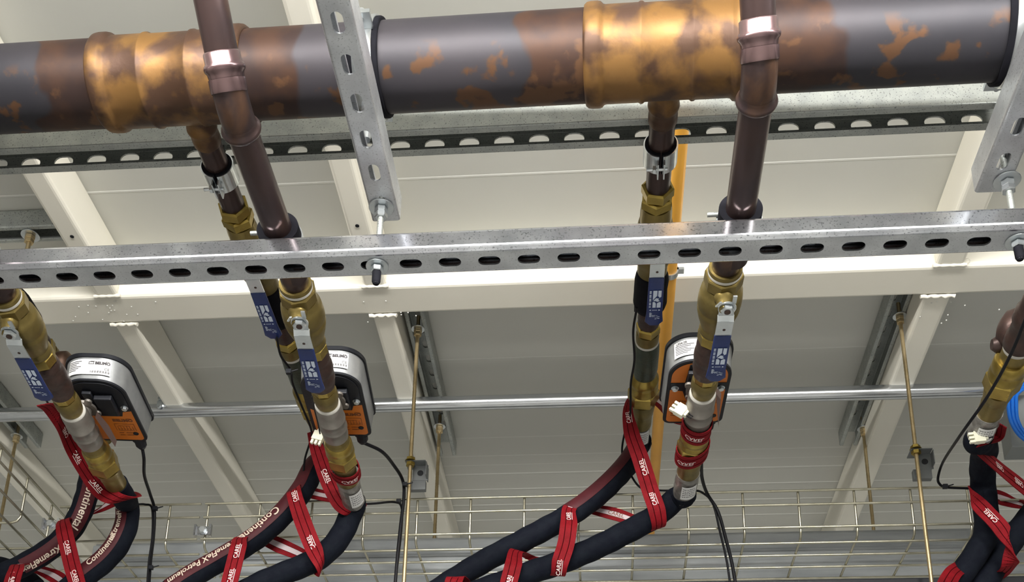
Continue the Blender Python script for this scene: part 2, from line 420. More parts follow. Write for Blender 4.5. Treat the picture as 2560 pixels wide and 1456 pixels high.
# main strut
x0=-1.7; slots=[]
m0,b0=.04917545*S,-.72477786*S
k=-18
while m0*k+b0<1.55:
    s=m0*k+b0-x0
    slots.append(s); k+=1
pa=Vector((Zp(100,0,S).x,0,0))
ms_y=1.187
strut('slotted_strut','long galvanised slotted strut crossing the whole picture in front of the valves',V(x0,ms_y,S),Vector((1,-.0012,0)).normalized(),EY,EZ,3.3,w=.046,h=.031,slots=slots,r=.0070,lip=.010,web='galv_b',slotW=.0155,slotL=.0285)
mb=MB(); abox(mb,V(x0+.002,ms_y-.0205,S+.0285),V(x0+3.28,ms_y+.0175,S+.0300)); tag(obj('slot_shade_strip',mb,M['tagm']),'added dark lid over the long slotted strut that shades its slots','strip')  # added lid to darken the slots; its brown imitates reflected copper
# hanging (perpendicular) struts
zp=1.1112
Tm=strut('slotted_strut','galvanised slotted strut running away under the big pipe, left of the picture middle',V(-.2785,.60,zp),EY,EX,EZ,.612,w=.0375,mat_='galv_b',slots=[.047+.0535*i for i in range(11)],slotL=.0275,slotW=.0135)
Tr=strut('slotted_strut','galvanised slotted strut at the right edge crossing under the big pipe',V(.4955,.60,zp),EY,EX,EZ,.605,w=.041,mat_='galv_b',slots=[.02+.0535*i for i in range(11)],slotL=.0275,slotW=.0135)
# rear strut (opening downward) carrying the branch clamps
ZR=1.30
RS=strut('slotted_strut','galvanised strut with open side down, running behind and above the big copper pipe',V(-1.4,1.2685,ZR+.050),EX,EY,-EZ,1.958,w=.047,h=.050,slots=None,mat_='galv_dull',lip=.0115,r=.003,lipd=.009,sides=(-1,))
o=obj('slotted_back',slotplate(V(-1.4,1.292,ZR+.0165),EX,EZ,-EY,1.958,.0125,.0024,[.012+.0502*i for i in range(39)],.0290,.0215),M['galv_dull'],RS)
mb=MB(); abox(mb,V(-1.4,1.2896,ZR+.029),V(.558,1.292,ZR+.050)); abox(mb,V(-1.4,1.2870,ZR),V(.558,1.292,ZR+.0012)); abox(mb,V(-1.4,1.2800,ZR-.0003),V(.558,1.292,ZR+.0012)); abox(mb,V(-1.4,1.2800,ZR-.0003),V(.558,1.2815,ZR+.0045))
obj('back_lip',mb,M['galv_dull'],RS,bevel=.0008)
# ceiling struts running away beside the beams
def cstrut(x,y0,y1,label,h=.041):
    return strut('ceiling_strut',label,V(x,y0,1.5+h-.001),EY,EX,-EZ,y1-y0,slots=[.05+.05*i for i in range(int((y1-y0-.06)/.05))],mat_='galv_dull',h=h-.001,slotL=.024,slotW=.012)
cstrut(-.366,1.84,2.42,'dark slotted ceiling strut right beside the middle cream beam')
cstrut(.5795,1.84,2.42,'dark slotted ceiling strut right beside the right cream beam')
cstrut(-1.362,1.84,2.34,'slotted ceiling strut at the lower left beside the far left beam')
strut('ceiling_strut','ceiling strut at the upper left ending behind the left cream beam',V(-2.4,1.634,1.54),EX,EY,-EZ,1.448,mat_='galv_dull',h=.040,w=.041)

# ---------------------------------------------------------------- rods, nuts, washers
def rod(name,label,P0,P1,r,m,hw,group=None,cap=None):
    """P0 upper, P1 lower; hw list of (kind, z-distance from P0, radius)"""
    d=(P1-P0); L=d.length; d.normalize()
    t=thing(name,label,'threaded rod',P1,group)
    mb=MB(); n=int(L/.004); prof=[]
    for i in range(n+1): prof.append((L*i/n, r*(1.0 if i%2 else .93)))
    lathe(mb,P0,d,prof,12); obj('rod',mb,m,t)
    for kind,s,rr in hw:
        mb=MB()
        if kind=='washer': lathe(mb,P0,d,[(s,rr*.97),(s+.0003,rr),(s+.0016,rr),(s+.002,rr*.97)],28,False); obj('washer',mb,M['zinc'],t)
        elif kind=='nut': hexn(mb,P0,d,s,s+.0078,rr,phase=.3); obj('nut',mb,m if m is not M['galv_dull'] else M['zinc'],t)
        elif kind=='cap': lathe(mb,P0,d,[(s,rr),(s+.014,rr*.96),(s+.0175,rr*.7),(s+.019,rr*.2)],16); obj('end_cap',mb,M['rubber'],t,label='black rubber end cap')
    return t
PL=Zp(943,665,S); PR=Zp(2543,603,S)
for P,la in ((PL,'left'),(PR,'right')):
    top=Vector((P.x,P.y,zp+.05+CZ)); bot=Vector((P.x,P.y,S-.028+CZ)); Lh=zp+.05-S
    rod('threaded_rod','short grey threaded rod joining the crossing strut to the long strut, the %s one'%la,top,bot,.0041,M['galv_dull'],
        [('washer',.0502,.0165),('nut',.0525,.0075),('nut',.0605,.0075),('washer',Lh+.0002,.0145),('nut',Lh+.0025,.0072),('cap',Lh+.0105,.0058)])
def crod(u,v,z2,la,zz=1.5,top=.03):
    P=Zp(u,v,zz)
    return P,rod('threaded_rod',la,P+EZ*top,Vector((P.x,P.y,z2+CZ)),.004,M['yzinc'],[('washer',top+.0003,.0135),('nut',top+.0025,.0072),('nut',top+.0105,.0068)])
RP1,_=crod(1045,822,.880,'long yellowish threaded rod hanging in front of the tray, left of the middle')
RP2,_=crod(1099,1066,1.09,'thin yellowish threaded rod behind the tray near the middle beam')
RP3,_=crod(2249,790,.880,'long yellowish threaded rod hanging in front of the tray at the right')
RP4,_=crod(2158,1072,1.09,'thin yellowish threaded rod behind the tray at the right')
RP0,_=crod(42,1090,.880,'yellowish threaded rod at the lower left by the tray corner')
rod('threaded_rod','short dull threaded rod under the upper left ceiling strut',Zp(76,588,1.5)+EZ*.02,Zp(76,588,1.5)-EZ*.22,.0042,M['yzinc'],[('washer',.0203,.0165),('nut',.0225,.008),('nut',.0305,.0075)])

# ---------------------------------------------------------------- big header pipe
R=.054
def hax(x): return V(x,1.1050-.036*(x+.0),1.2620-.033*(x+.0))
ha,hb=hax(-2.4),hax(2.2); hd=(hb-ha).normalized()
H=thing('header_pipe','very thick tarnished brown copper pipe running across the top of the picture','pipe',ha)
mb=MB(); lathe(mb,ha,hd,[(0,R)]+[((hb-ha).length*i/40,R) for i in range(1,40)]+[((hb-ha).length,R)],96); obj('tube',mb,M['header'],H)
def tee(xc,label):
    mb=MB(); c=hax(xc); a=R*1.0
    pr=[(-.1025,a+.0002),(-.102,R*1.055),(-.099,R*1.10),(-.094,R*1.115),(-.086,R*1.115),(-.082,R*1.10),(-.079,R*1.045),(-.076,R*1.035),(-.036,R*1.035),(-.0335,R*1.062),(-.0305,R*1.062),(-.028,R*1.025)]
    pr=pr+[(-s,r) for s,r in reversed(pr)]
    lathe(mb,c,hd,pr,96,True,False); T=obj('tee_fitting',mb,M['tee'],H,label=label)
    return T
T1=tee(-.551,'golden brown copper tee, the left one'); T2=tee(.0885,'golden brown copper tee, the right one')
# ---------------------------------------------------------------- branch lines
def line_at_y(A,B,y): t=(y-A.y)/(B.y-A.y); return A+(B-A)*t
def branch(which,A,B,full=True):
    d=(B-A).normalized()
    tt={'left':T1,'right':T2}.get(which)
    def P(y): return line_at_y(A,B,y)
    def seg(mb,rows,seg_=40,**k):
        P0=P(rows[0][0]); lathe(mb,P0,d,[((P(y)-P0).length,r) for y,r in rows],seg_,**k); return mb
    if tt:
        xc=A.x; hx=hax(xc)
        mb=MB(); seg(mb,[(1.13,.026),(1.155,.0225),(1.168,.0205),(1.1785,.0192),(1.1824,.0207),(1.1863,.0213),(1.1902,.0203),(1.1928,.0190),(1.2013,.0197),(1.2113,.0197),(1.2147,.0177)]); obj('branch_socket',mb,M['tee'],tt)
        bp=thing('branch_pipe','short brown copper tube leaving the %s tee of the big pipe'%which,'pipe',P(1.21))
        mb=MB(); seg(mb,[(1.213,.0175),(1.25,.0175),(1.30,.0175),(1.3332,.0175)]); obj('tube',mb,M['copper'],bp)
        ad=thing('brass_adapter','brass screwed adapter on the %s branch just behind the big pipe'%which,'pipe fitting',P(1.33))
        mb=MB(); hexn(mb,P(1.3294),d,0,.017,.0208,.2); obj('hex_nut',mb,M['brass'],ad)
        mb=MB(); hexn(mb,P(1.348),d,0,.0165,.0213,.6); obj('hex_nut',mb,M['brass'],ad)
        mb=MB(); seg(mb,[(1.3645,.0222),(1.3805,.0236),(1.3928,.0238)]); obj('collar',mb,M['brass_dull'],ad)
        mb=MB(); seg(mb,[(1.3930,.0232),(1.3965,.0236)]); obj('thread_tape',mb,M['ptfe'],ad,label='white thread tape ring')
    pos={'left':'left-middle','right':'right-middle','far_left':'far left'}[which]
    vb=thing('ball_valve','brass ball valve on the %s branch, mostly hidden above its dark taped body'%pos,'valve',P(1.45))
    mb=MB(); seg(mb,[(1.397,.0245),(1.4052,.0262),(1.418,.0275),(1.428,.029),(1.44,.0298),(1.455,.0304),(1.47,.029),(1.482,.026),(1.488,.0235),(1.506,.0235),(1.508,.0200)]); obj('body',mb,M['brass_dull'],vb)
    lever(vb,P(1.417),.0285,d,'branch')
    tp=obj('taped_coupling',seg(MB(),[(1.5085,.0160),(1.5090,.0230),(1.5106,.0240),(1.520,.0262),(1.5293,.0272),(1.55,.0268),(1.5777,.0275),(1.59,.025),(1.5977,.0190)],wob=lambda s,a:.018*math.sin(3*a+s*90)),M['rubber']); tag(tp,'coupling wrapped in black tape on the %s branch under the blue lever'%pos,'pipe fitting')
    nb=seg(MB(),[(1.5945,.0160),(1.602,.0172),(1.608,.0186),(1.614,.0172),(1.621,.0186),(1.627,.0172),(1.634,.0184),(1.640,.0168)]); tag(obj('bronze_nipple',nb,M['bronze']),'ribbed brown bronze nipple on the %s branch'%pos,'pipe fitting')
    bf=thing('brass_coupling','brass coupling above the dark green taped section of the %s branch'%pos,'pipe fitting',P(1.66))
    hexn(mb:=MB(),P(1.6411),d,0,.018,.0182,.3); obj('hex_nut',mb,M['brass'],bf)
    mb=MB(); seg(mb,[(1.659,.0192),(1.670,.0200),(1.6819,.0192)]); obj('collar',mb,M['brass_dull'],bf)
    mb=MB(); seg(mb,[(1.682,.0200),(1.6865,.0203)]); obj('thread_tape',mb,M['ptfe'],bf,label='white thread tape ring')
    gm=seg(MB(),[(1.6868,.0202),(1.695,.0214),(1.7153,.0224),(1.74,.0220),(1.7614,.0222),(1.7785,.0200)],wob=lambda s,a:.012*math.sin(4*a+s*120)); tag(obj('taped_coupling',gm,M['green']),'coupling wrapped in dark green tape on the %s branch'%pos,'pipe fitting')
    un=thing('brass_union','heavy brass union nut at the hose end of the %s branch'%pos,'pipe fitting',P(1.85))
    mb=MB(); seg(mb,[(1.779,.0190),(1.786,.0215),(1.7912,.0255),(1.80,.0258),(1.803,.0249),(1.806,.0258),(1.824,.0262)]); obj('collar',mb,M['brass'],un)
    mb=MB(); hexn(mb,P(1.8245),d,0,.034,.0250,.1); obj('hex_nut',mb,M['brass'],un)
    mb=MB(); seg(mb,[(1.8586,.0240),(1.88,.0225),(1.8989,.0208),(1.902,.0190),(1.925,.0190),(1.9394,.0188)]); obj('tail',mb,M['brass_dull'],un)
    return P
def grip_print(parent,P,ax,ay,lift,L):
    """print on a lever grip: ax along the grip, ay across"""
    f=flat(P,ax,ay,lift); mb=MB(); w=.0245
    def q(pts): poly(mb,f,[((.24+.36*s)*L,(x-.5)*w*.80) for x,s in pts])
    q([(.30,0),(.62,0),(.62,.30),(.50,.40),(.30,.56)])
    q([(.70,0),(.95,0),(.95,.36),(.82,.42),(.70,.30)])
    q([(.36,.58),(.56,.43),(.80,.47),(.72,.53),(.86,.60),(.68,.66),(.50,.60),(.36,.62)])
    q([(.30,.66),(.46,.66),(.56,.76),(.56,1),(.30,1)])
    q([(.64,.74),(.84,.66),(.95,.70),(.95,1),(.64,1)])
    for i in range(22):   # fine side line of lettering, too small to read in the photo
        a=.245+.355*i/22
        if i%5==4: continue
        rect(mb,f,a*L,(.02-.5)*w*.8,(a+.011)*L,(.17-.5)*w*.8)
    poly(mb,f,[(.655*L,-.009),(.672*L,-.006),(.638*L,-.006)]); poly(mb,f,[(.655*L,.009),(.672*L,.006),(.638*L,.006)])
    for i in range(4): rect(mb,f,.647*L,-.0040+i*.0021,.662*L,-.0026+i*.0021)
    for i in range(5): rect(mb,f,(.71+.02*i)*L,-.008,(.722+.02*i)*L,-.008+.003+.0012*(i%2))
    for i in range(14):
        an=i*.9; cx=.80+.045*math.cos(an)*(1-.03*i); cy=.0015+.0052*math.sin(an*1.3)
        rect(mb,f,cx*L,cy,(cx+.012)*L,cy+.0011)
        rect(mb,f,(cx+.004)*L,cy-.0012,(cx+.009)*L,cy+.0022)
    obj('printing',mb,M['bprint'],parent,label='pale printed logo and small lettering')
def lever(vb,C,rb,d,kind,ang=0.0,dx=.004):
    dn=-EZ
    mb=MB(); lathe(mb,C+dn*(rb-.006),dn,[(0,.013),(.006,.0125),(.007,.0105),(.014,.0100),(.016,.0075),(.022,.0070)],24); obj('stem',mb,M['brass_dull'],vb)
    ld=Vector((d.x+ang,d.y,0)).normalized(); lw=Vector((ld.y,-ld.x,0))
    P=C+dn*(rb+.0115)+EX*dx
    t=.0022; w=.0225
    mb=MB()
    # disc around the stem, stepped plate, small stop ears
    lathe(mb,P,dn,[(0,.0122),(t,.0122)],28,False)
    box(mb,P+ld*.007+dn*t/2,ld,lw,dn,.016,w*.92,t)
    a=P+ld*.0145; b=P+ld*.020+dn*.006
    vs=[a-lw*w/2,a+lw*w/2,b+lw*w/2,b-lw*w/2]; vs+= [v+dn*t for v in vs]
    mb.add(vs,[(0,1,2,3),(4,7,6,5),(0,4,5,1),(1,5,6,2),(2,6,7,3),(3,7,4,0)])
    c=P+dn*.006
    box(mb,c+ld*.037+dn*t/2,ld,lw,dn,.035,w,t)
    box(mb,P-ld*.016+lw*.008+dn*(t/2-.001),ld,lw,dn,.014,.0055,t)
    box(mb,P-ld*.009-lw*.0125+dn*(t/2+.001),(ld-lw*.6),lw,dn,.010,.003,t)
    lv=obj('lever',mb,M['zinc'],vb)
    mb=MB(); hexn(mb,P+dn*(t+.0002),dn,0,.0055,.0082,.4); obj('stem_nut',mb,M['zinc'],lv)
    mb=MB(); lathe(mb,P+dn*(t+.0035),dn,[(0,.0044),(.0032,.0042)],14); obj('stem_tip',mb,M['bronze'],lv)
    mb=MB(); lathe(mb,c+ld*.037+dn*(t-.0004),dn,[(0,.0021),(.0007,.0021)],14,False); obj('rivet_hole',mb,M['bronze'],lv)
    # grip: vinyl sleeve with rounded, slightly flared end
    g0=c+ld*.050+dn*(t/2); L=.095 if kind=='main' else .104
    mb=MB(); rows=[]; N=14
    for i in range(N+1):
        s=i/N; hw=.0118+.0012*s+(.0022*max(0,(s-.75)/.25)); th=.0026+.0004*s
        if s>.93: hw*=math.sqrt(max(.05,1-((s-.93)/.07)**2*.75)); th*=.9
        dip=dn*(.004*math.sin(s*PI*.5)*0 + .006*s)
        c0=g0+ld*(s*L)+dip
        ring=[]
        for j in range(20):
            an=2*PI*j/20; ca,sa=math.cos(an),math.sin(an)
            ring.append(c0+lw*hw*math.copysign(abs(ca)**.35,ca)+dn*th*math.copysign(abs(sa)**.6,sa))
        rows.append(ring)
    vs=[p for r_ in rows for p in r_]
    fs=[(i*20+j,i*20+(j+1)%20,(i+1)*20+(j+1)%20,(i+1)*20+j) for i in range(N) for j in range(20)]
    mb.add(vs,fs,True); mb.add(rows[0],[tuple(range(20))]); mb.add(rows[-1],[tuple(range(20))])
    gp=obj('grip',mb,M['blue'],lv,label='blue vinyl grip')
    gx=(ld*L+dn*.006).normalized(); nn=gx.cross(lw); nn=nn if nn.z<0 else -nn
    f=lambda : None
    vb2=gp
    # printing is a sub-part of the lever (kept at the third level)
    L2=L; P2=g0
    grip_print(lv,P2,gx,lw,nn*.0036,L2)
BL=branch('left',Vector((-.536,1.15,1.262+CZ)),Vector((-.5400,1.95,1.258+CZ)))
BR=branch('right',Vector((.0885,1.15,1.262+CZ)),Vector((.0790,1.95,1.262+CZ)))
BF=branch('far_left',Vector((-.955,1.15,1.262+CZ)),Vector((-.985,1.95,1.262+CZ)))

# ---------------------------------------------------------------- pipe clamps
def clamp(label,C,r,w=.022,bolt=-1,stud=None):
    t=thing('pipe_clamp',label,'pipe clamp',C)
    n=48; d=EY
    def ring(mb,r0,r1,w_,gap=.10):
        vs=[];fs=[];K=44
        for i in range(K+1):
            a=-PI/2+gap+(2*PI-2*gap)*i/K
            for rr,yy in ((r0,-w_/2),(r1,-w_/2),(r1,w_/2),(r0,w_/2)): vs.append(C+EX*math.cos(a)*rr+EZ*math.sin(a)*rr+EY*yy)
        for i in range(K):
            for j in range(4): fs.append((i*4+j,i*4+(j+1)%4,(i+1)*4+(j+1)%4,(i+1)*4+j))
        fs.append((0,1,2,3)); fs.append((K*4,K*4+1,K*4+2,K*4+3)); mb.add(vs,fs,False); return mb
    o=obj('rubber_lining',ring(MB(),r,r+.0042,w+.003,.04),M['rubber'],t)
    for p in o.data.polygons: pass
    mb=ring(MB(),r+.0043,r+.0062,w,.12)
    for sg in (-1,1):   # ears at the bottom where the bolt goes through
        box(mb,C+EX*sg*.0042-EZ*(r+.011),EX,EY,EZ,.0019,w*.85,.013)
    obj('band',mb,M['zinc'],t)
    mb=MB(); P=C-EZ*(r+.012)
    lathe(mb,P+EX*(-.020 if bolt<0 else .020),EX*(1 if bolt<0 else -1),[(i*.001,.0026 if i%2 else .0023) for i in range(30)],10); obj('bolt',mb,M['zinc'],t)
    mb=MB(); hexn(mb,P+EX*(.0065*bolt),EX*bolt,0,.005,.0048,.2); obj('nut',mb,M['zinc'],t)
    if stud:
        mb=MB(); lathe(mb,C+EZ*(r+.006),EZ,[(0,.0075),(.008,.0075),(.0082,.004),(stud,.004)],12,False); obj('stud',mb,M['galv_dull'],t)
    return t
CLy=1.262
clamp('zinc pipe clamp holding the left branch under the rear strut',BL(CLy+.006),.0176,w=.031,stud=.034)
clamp('zinc pipe clamp holding the right branch under the rear strut',BR(CLy+.006),.0176,w=.031,stud=.034)

# ---------------------------------------------------------------- main pipes with bends
def crossing(label,x,lab2,ye):
    t=thing('copper_pipe',label,'pipe',V(x,1.0,1.071))
    zc=1.071; r=.0187
    up=Vector((-.09,-.70,.70)).normalized()
    E_=V(x,ye,zc)
    mb=MB(); lathe(mb,E_+EY*.028,EY,[(0,r),(.05,r),(.10,r),(.15,r),(1.262-ye-.028,r)],40); obj('tube',mb,M['copper'],t)
    # elbow body: curved tube, fat
    a=E_+up*.028; b=E_+EY*.028; pts=[]
    for i in range(13):
        s=i/12; pts.append(a*(1-s)**2+E_*2*s*(1-s)+b*s*s)
    mb=MB(); tube(mb,pts,.0198,40); eb=obj('elbow',mb,M['copper_new'] if 0 else M['copper'],t)
    def collar(P,d,nm,mt,long_):
        mb=MB()
        lathe(mb,P,d,[(0,.0198),(.003,.0205),(.006,.0208),(.008,.0228),(.011,.0238),(.014,.0228),(.016,.0208),(.024+long_,.0208),(.0255+long_,.0190)],44,True,False)
        obj(nm,mb,mt,t)
        for s in (.004,.021):
            pass
    collar(E_+up*.026,up,'press_collar',M['copper_new'],.002)
    mb=MB(); lathe(mb,E_+up*.012,up,[(0,.0203),(.002,.0212),(.014,.0212)],44,True,False); obj('press_collar',mb,M['copper_new'],t)
    collar(E_+EY*.024,EY,'press_collar',M['copper'],-.010)
    mb=MB(); lathe(mb,E_+up*.05,up,[(0,r),(.1,r),(.2,r),(.45,r)],40); obj('tube',mb,M['copper'],t)
    c=thing('pipe_clamp',lab2,'pipe clamp',V(x,1.19,zc))
    C=V(x,1.187,zc); 
    mb=MB()
    for r0,r1,w_ in ((r,.0272,.030),):
        vs=[];fs=[];K=40
        for i in range(K):
            a_=2*PI*i/K
            for rr,yy in ((r0,-w_/2),(r1,-w_/2),(r1,w_/2),(r0,w_/2)): vs.append(C+EX*math.cos(a_)*rr+EZ*math.sin(a_)*rr*.96+EY*yy)
        for i in range(K):
            for j in range(4): fs.append((i*4+j,i*4+(j+1)%4,((i+1)%K)*4+(j+1)%4,((i+1)%K)*4+j))
        mb.add(vs,fs)
    obj('rubber_lining',mb,M['rubber'],c)
    mb=MB(); K=40; vs=[];fs=[]
    for i in range(K):
        a_=2*PI*i/K
        for rr,yy in ((.0273,.002),(.0288,.002),(.0288,.013),(.0273,.013)): vs.append(C+EX*math.cos(a_)*rr+EZ*math.sin(a_)*rr*.97+EY*yy)
    for i in range(K):
        for j in range(4): fs.append((i*4+j,i*4+(j+1)%4,((i+1)%K)*4+(j+1)%4,((i+1)%K)*4+j))
    mb.add(vs,fs); obj('band',mb,M['zinc'],c)
    mb=MB(); lathe(mb,C+EX*(-.040)+EZ*.006,EX,[(i*.001,.0032 if i%2 else .0029) for i in range(14)],10); obj('bolt',mb,M['galv_dull'],c)
    return t
crossing('brown copper pipe bending down in front of the left tee',-.4105,'black rubber lined clamp under the left bending pipe on the long strut',.978)
crossing('brown copper pipe bending down in front of the right tee',.1775,'black rubber lined clamp under the right bending pipe on the long strut',.972)

crossing('brown copper pipe feeding the left main line, beyond the left picture edge',-.822,'rubber lined clamp on the long strut beyond the left picture edge',.98)
crossing('brown copper pipe feeding the line at the right picture edge',.604,'rubber lined clamp on the long strut beyond the right picture edge',.98)
tag(obj('pipe_stub',lathe(MB(),V(.604,1.262,1.071),EY,[(0,.0187),(.05,.0187),(.10,.0187)],36),M['copper']),'copper pipe length leading to the brass union at the right picture edge','pipe')
# ---------------------------------------------------------------- main valve lines
def logo_belimo(mb,fn,w,sx=1):
    put_text(mb,'BELIMO',w*.27,fn,bold=.0004*w/.03)
    pts=[]
    for i in range(9):
        a=math.radians(150-120*i/8); pts.append((w*.30+w*.16*math.cos(a),w*.07+w*.075*math.sin(a)))
    for i in range(8):
        (xa,ya),(xb,yb)=pts[i],pts[i+1]; poly(mb,fn,[(xa,ya),(xb,yb),(xb,yb+w*.025),(xa,ya+w*.025)])
def actuator(label,cx,y0,y1,rot,flip,kind,which):
    """housing above the valve, its face looks down; rounded end toward the viewer"""
    zf=1.12; H=.043; hw=.049
    t=thing('valve_actuator',label,'actuator',V(cx,(y0+y1)/2,zf))
    cxv=V(cx,(y0+y1)/2,0); ca,sa=math.cos(rot),math.sin(rot)
    def W_(x,y,z): # local (x across, y along from centre, z from face up)
        return Vector((cxv.x+x*ca-y*sa, cxv.y+x*sa+y*ca, CZ+zf+z))
    L=(y1-y0)/2
    def outline(off=0,rn=.040,rf=.014):
        pts=[]
        w=hw+off; l=L+off
        for cx_,cy_,r_,a0 in ((w-rn,-l+rn,rn,-90),(w-rf,l-rf,rf,0),(-w+rf,l-rf,rf,90),(-w+rn,-l+rn,rn,180)):
            n=14 if r_==rn else 6
            for i in range(n+1):
                a=math.radians(a0+90*i/n); pts.append((cx_+r_*math.cos(a),cy_+r_*math.sin(a)))
        return pts
    def slab(off0,z0,off1,z1,m,nm,par=t,label=None):
        a=outline(off0); b=outline(off1); n=len(a)
        mb=MB(); vs=[W_(x,y,z0) for x,y in a]+[W_(x,y,z1) for x,y in b]
        mb.add(vs,[(i,(i+1)%n,n+(i+1)%n,n+i) for i in range(n)],True); mb.add(vs[:n],[tuple(range(n))]); mb.add(vs[n:],[tuple(range(n))])
        return obj(nm,mb,m,par,label=label)
    hs=slab(0,.004,.003,H,M['silver'],'housing')
    slab(.001,0,.001,.0038,M['plastic'],'gasket',t,'black sealing frame around the face')
    slab(.0055,H+.0003,.0055,H+.007,M['plastic'],'top_gasket',t,'black upper rim')
    slab(.003,H+.0073,.000,H+.0100,M['silver'],'cover')
    F=lambda z: (lambda x,y: W_(x,y,-z))
    # face plate: orange with a black recessed clamp block
    o_=outline(-.0045,.036,.008); mb=MB(); mb.add([W_(x,y,-.0006) for x,y in o_],[tuple(range(len(o_)))]); 
    mb.add([W_(x,y,.0002) for x,y in o_],[tuple(range(len(o_)))]); obj('face_plate',mb,M['orange'],t,label='orange face plate')
    mb=MB()
    def pp(pts,z=.0012): 
        vs=[W_(x,y,-z) for x,y in pts]+[W_(x,y,0) for x,y in pts]; n=len(pts)
        mb.add(vs,[tuple(range(n)),tuple(range(n,2*n))]+[(i,(i+1)%n,n+(i+1)%n,n+i) for i in range(n)])
    w=hw-.0045; l=L-.0045
    sgn=1
    arcn=[(w-.036+.036*math.cos(math.radians(a)),-l+.036+.036*math.sin(math.radians(a))) for a in (-90,-75,-62)]
    if kind=='near_black':
        up_=[p for p in outline(-.0045,.036,.008) if p[1]<-.010]
        R_=sorted([p for p in up_ if p[0]>=0],key=lambda p:p[1]); L_=sorted([p for p in up_ if p[0]<0],key=lambda p:-p[1])
        pp(R_+[(w,-.006),(.030,-.003),(.026,.010),(-.040,.010),(-w,.006)]+L_,.0016)
    else:
        pp([(-.018,-l+.004),(.018,-l+.004),(.022,-.030),(w,-.030),(w,-.012),(.024,-.008),(.018,.012),(-.018,.012),(-.024,-.008),(-w,-.012),(-w,-.030),(-.022,-.030)],.0016)
    obj('clamp_block',mb,M['plastic'],t)
    mb=MB(); box(mb,W_(.012,-.030,-.007),W_(1,0,0)-W_(0,0,0),W_(0,1,0)-W_(0,0,0),EZ,.030,.050,.011); box(mb,W_(-.012,-.035,-.005),W_(1,0,0)-W_(0,0,0),W_(0,1,0)-W_(0,0,0),EZ,.016,.060,.008)
    obj('spindle_clamp',mb,M['plastic'],t,bevel=.002)
    for sx in ((1,) if kind=='near_black' else (-1,1)):
        mb=MB(); lathe(mb,W_(sx*.037,-.017,-.001),-EZ,[(0,.0062),(.0015,.0062)],18,False); hexn(mb,W_(sx*.037,-.017,-.0026),-EZ,0,.004,.0043); obj('bolt',mb,M['zinc'],t)
    mb=MB()
    put=lambda x,y: W_(x*flip,-y*flip*1.0,-.0022) 
    # text reads with its top toward the viewer side unless flipped
    if kind=='near_black':
        f=lambda x,y: W_(.022+x*flip,.024-y*flip,-.0012)
        logo_belimo(mb,f,.038)
        f2=lambda x,y: W_(.020+x*flip,.045-y*flip,-.0012)
        for a in (-.016,.0): pass
        for (xa,ya,xb,yb) in ((-.016,.010,.018,.0108),(-.016,-.010,-.0152,.010),(.0172,-.010,.018,.010),(-.013,-.010,.015,-.0092),(-.010,.004,.010,.0048)): rect(mb,f2,xa,ya,xb,yb)
        for i in range(6): rect(mb,f2,-.012+.005*i,-.008,-.0112+.005*i,.004-.001*(i%3)); rect(mb,f2,-.012+.005*i,-.006+.001*(i%2),-.009+.005*i,-.0052+.001*(i%2))
        for j,(xa,xb) in enumerate(((-.014,-.006),(-.002,.010))):
            for k in range(2): rect(mb,lambda x,y: W_(.020+x,.062+.007*k,-.0012)+ (W_(0,y,0)-W_(0,0,0)),xa,-.0008,xb,.0008)
        obj('print',mb,M['oink'],t,label='brown printed logo and wiring diagram')
    else:
        f=lambda x,y: W_(-.018+x,.022-y,-.0012); put_text(mb,'LF24-SR',.0075,f,bold=.0001)
        rect(mb,lambda x,y:W_(-.018+x,.028+y,-.0012),-.016,-.0005,.014,.0004)
        for k in range(5): rect(mb,lambda x,y:W_(-.026+x,.042+k*.005+y,-.0012),-.012,-.0007,.002-.002*(k%2),.0007)
        f=lambda x,y: W_(.030+x,.024-y,-.0012); put_text(mb,'MO',.0085,f,bold=.0003)
        obj('print',mb,M['oink'],t,label='brown printed type line')
    mb=MB(); lathe(mb,W_(.034,.064,-.0006),-EZ,[(0,.0048),(.0012,.0044)],18,False); obj('plug_hole',mb,M['plastic'],t)
    # sticker on the rounded near end
    path=outline(.0032)          # walk near end left->right
    pth=[p for p in path if p[1]<-L+.046]; pth=sorted(pth,key=lambda p:math.atan2(p[1]+L-.043,p[0]) if p[1]<-L+.043 else 9)
    cum=[];
    # param by arc: left (-w,-l+r) -> bottom centre -> right
    rn=.040; w=hw+.0025; l=L+.0025; fl=2*(w-rn); arc=rn*PI/2
    def band(s):
        # s=0 at centre of the near end, positive to +x
        sg=1 if s>=0 else -1; q=abs(s)
        if q<=fl/2: return (sg*q,-l-.0003)
        a=(q-fl/2)/rn
        if a<=PI/2: return (sg*(fl/2+(rn+.0003)*math.sin(a)),-l+rn-(rn+.0003)*math.cos(a))
        return (sg*(w+.0003),-l+rn+(q-fl/2-arc))
    def B_(s0,z0,lift=0.0):
        def fn(x,y):
            xx,yy=band(s0+x); return W_(xx*(1+lift),yy*(1+lift)-lift*.02,z0+y)
        return fn
    s0=-.004 if kind=='near_black' else -.024
    mb=MB(); lw=.036 if kind=='near_black' else .022
    rect(mb,B_(s0,.0255),-lw,-.0145,lw,.0145,24); st=obj('sticker',mb,M['label'],t,label='white sticker')
    mb=MB(); g=B_(s0,.0255,.004)
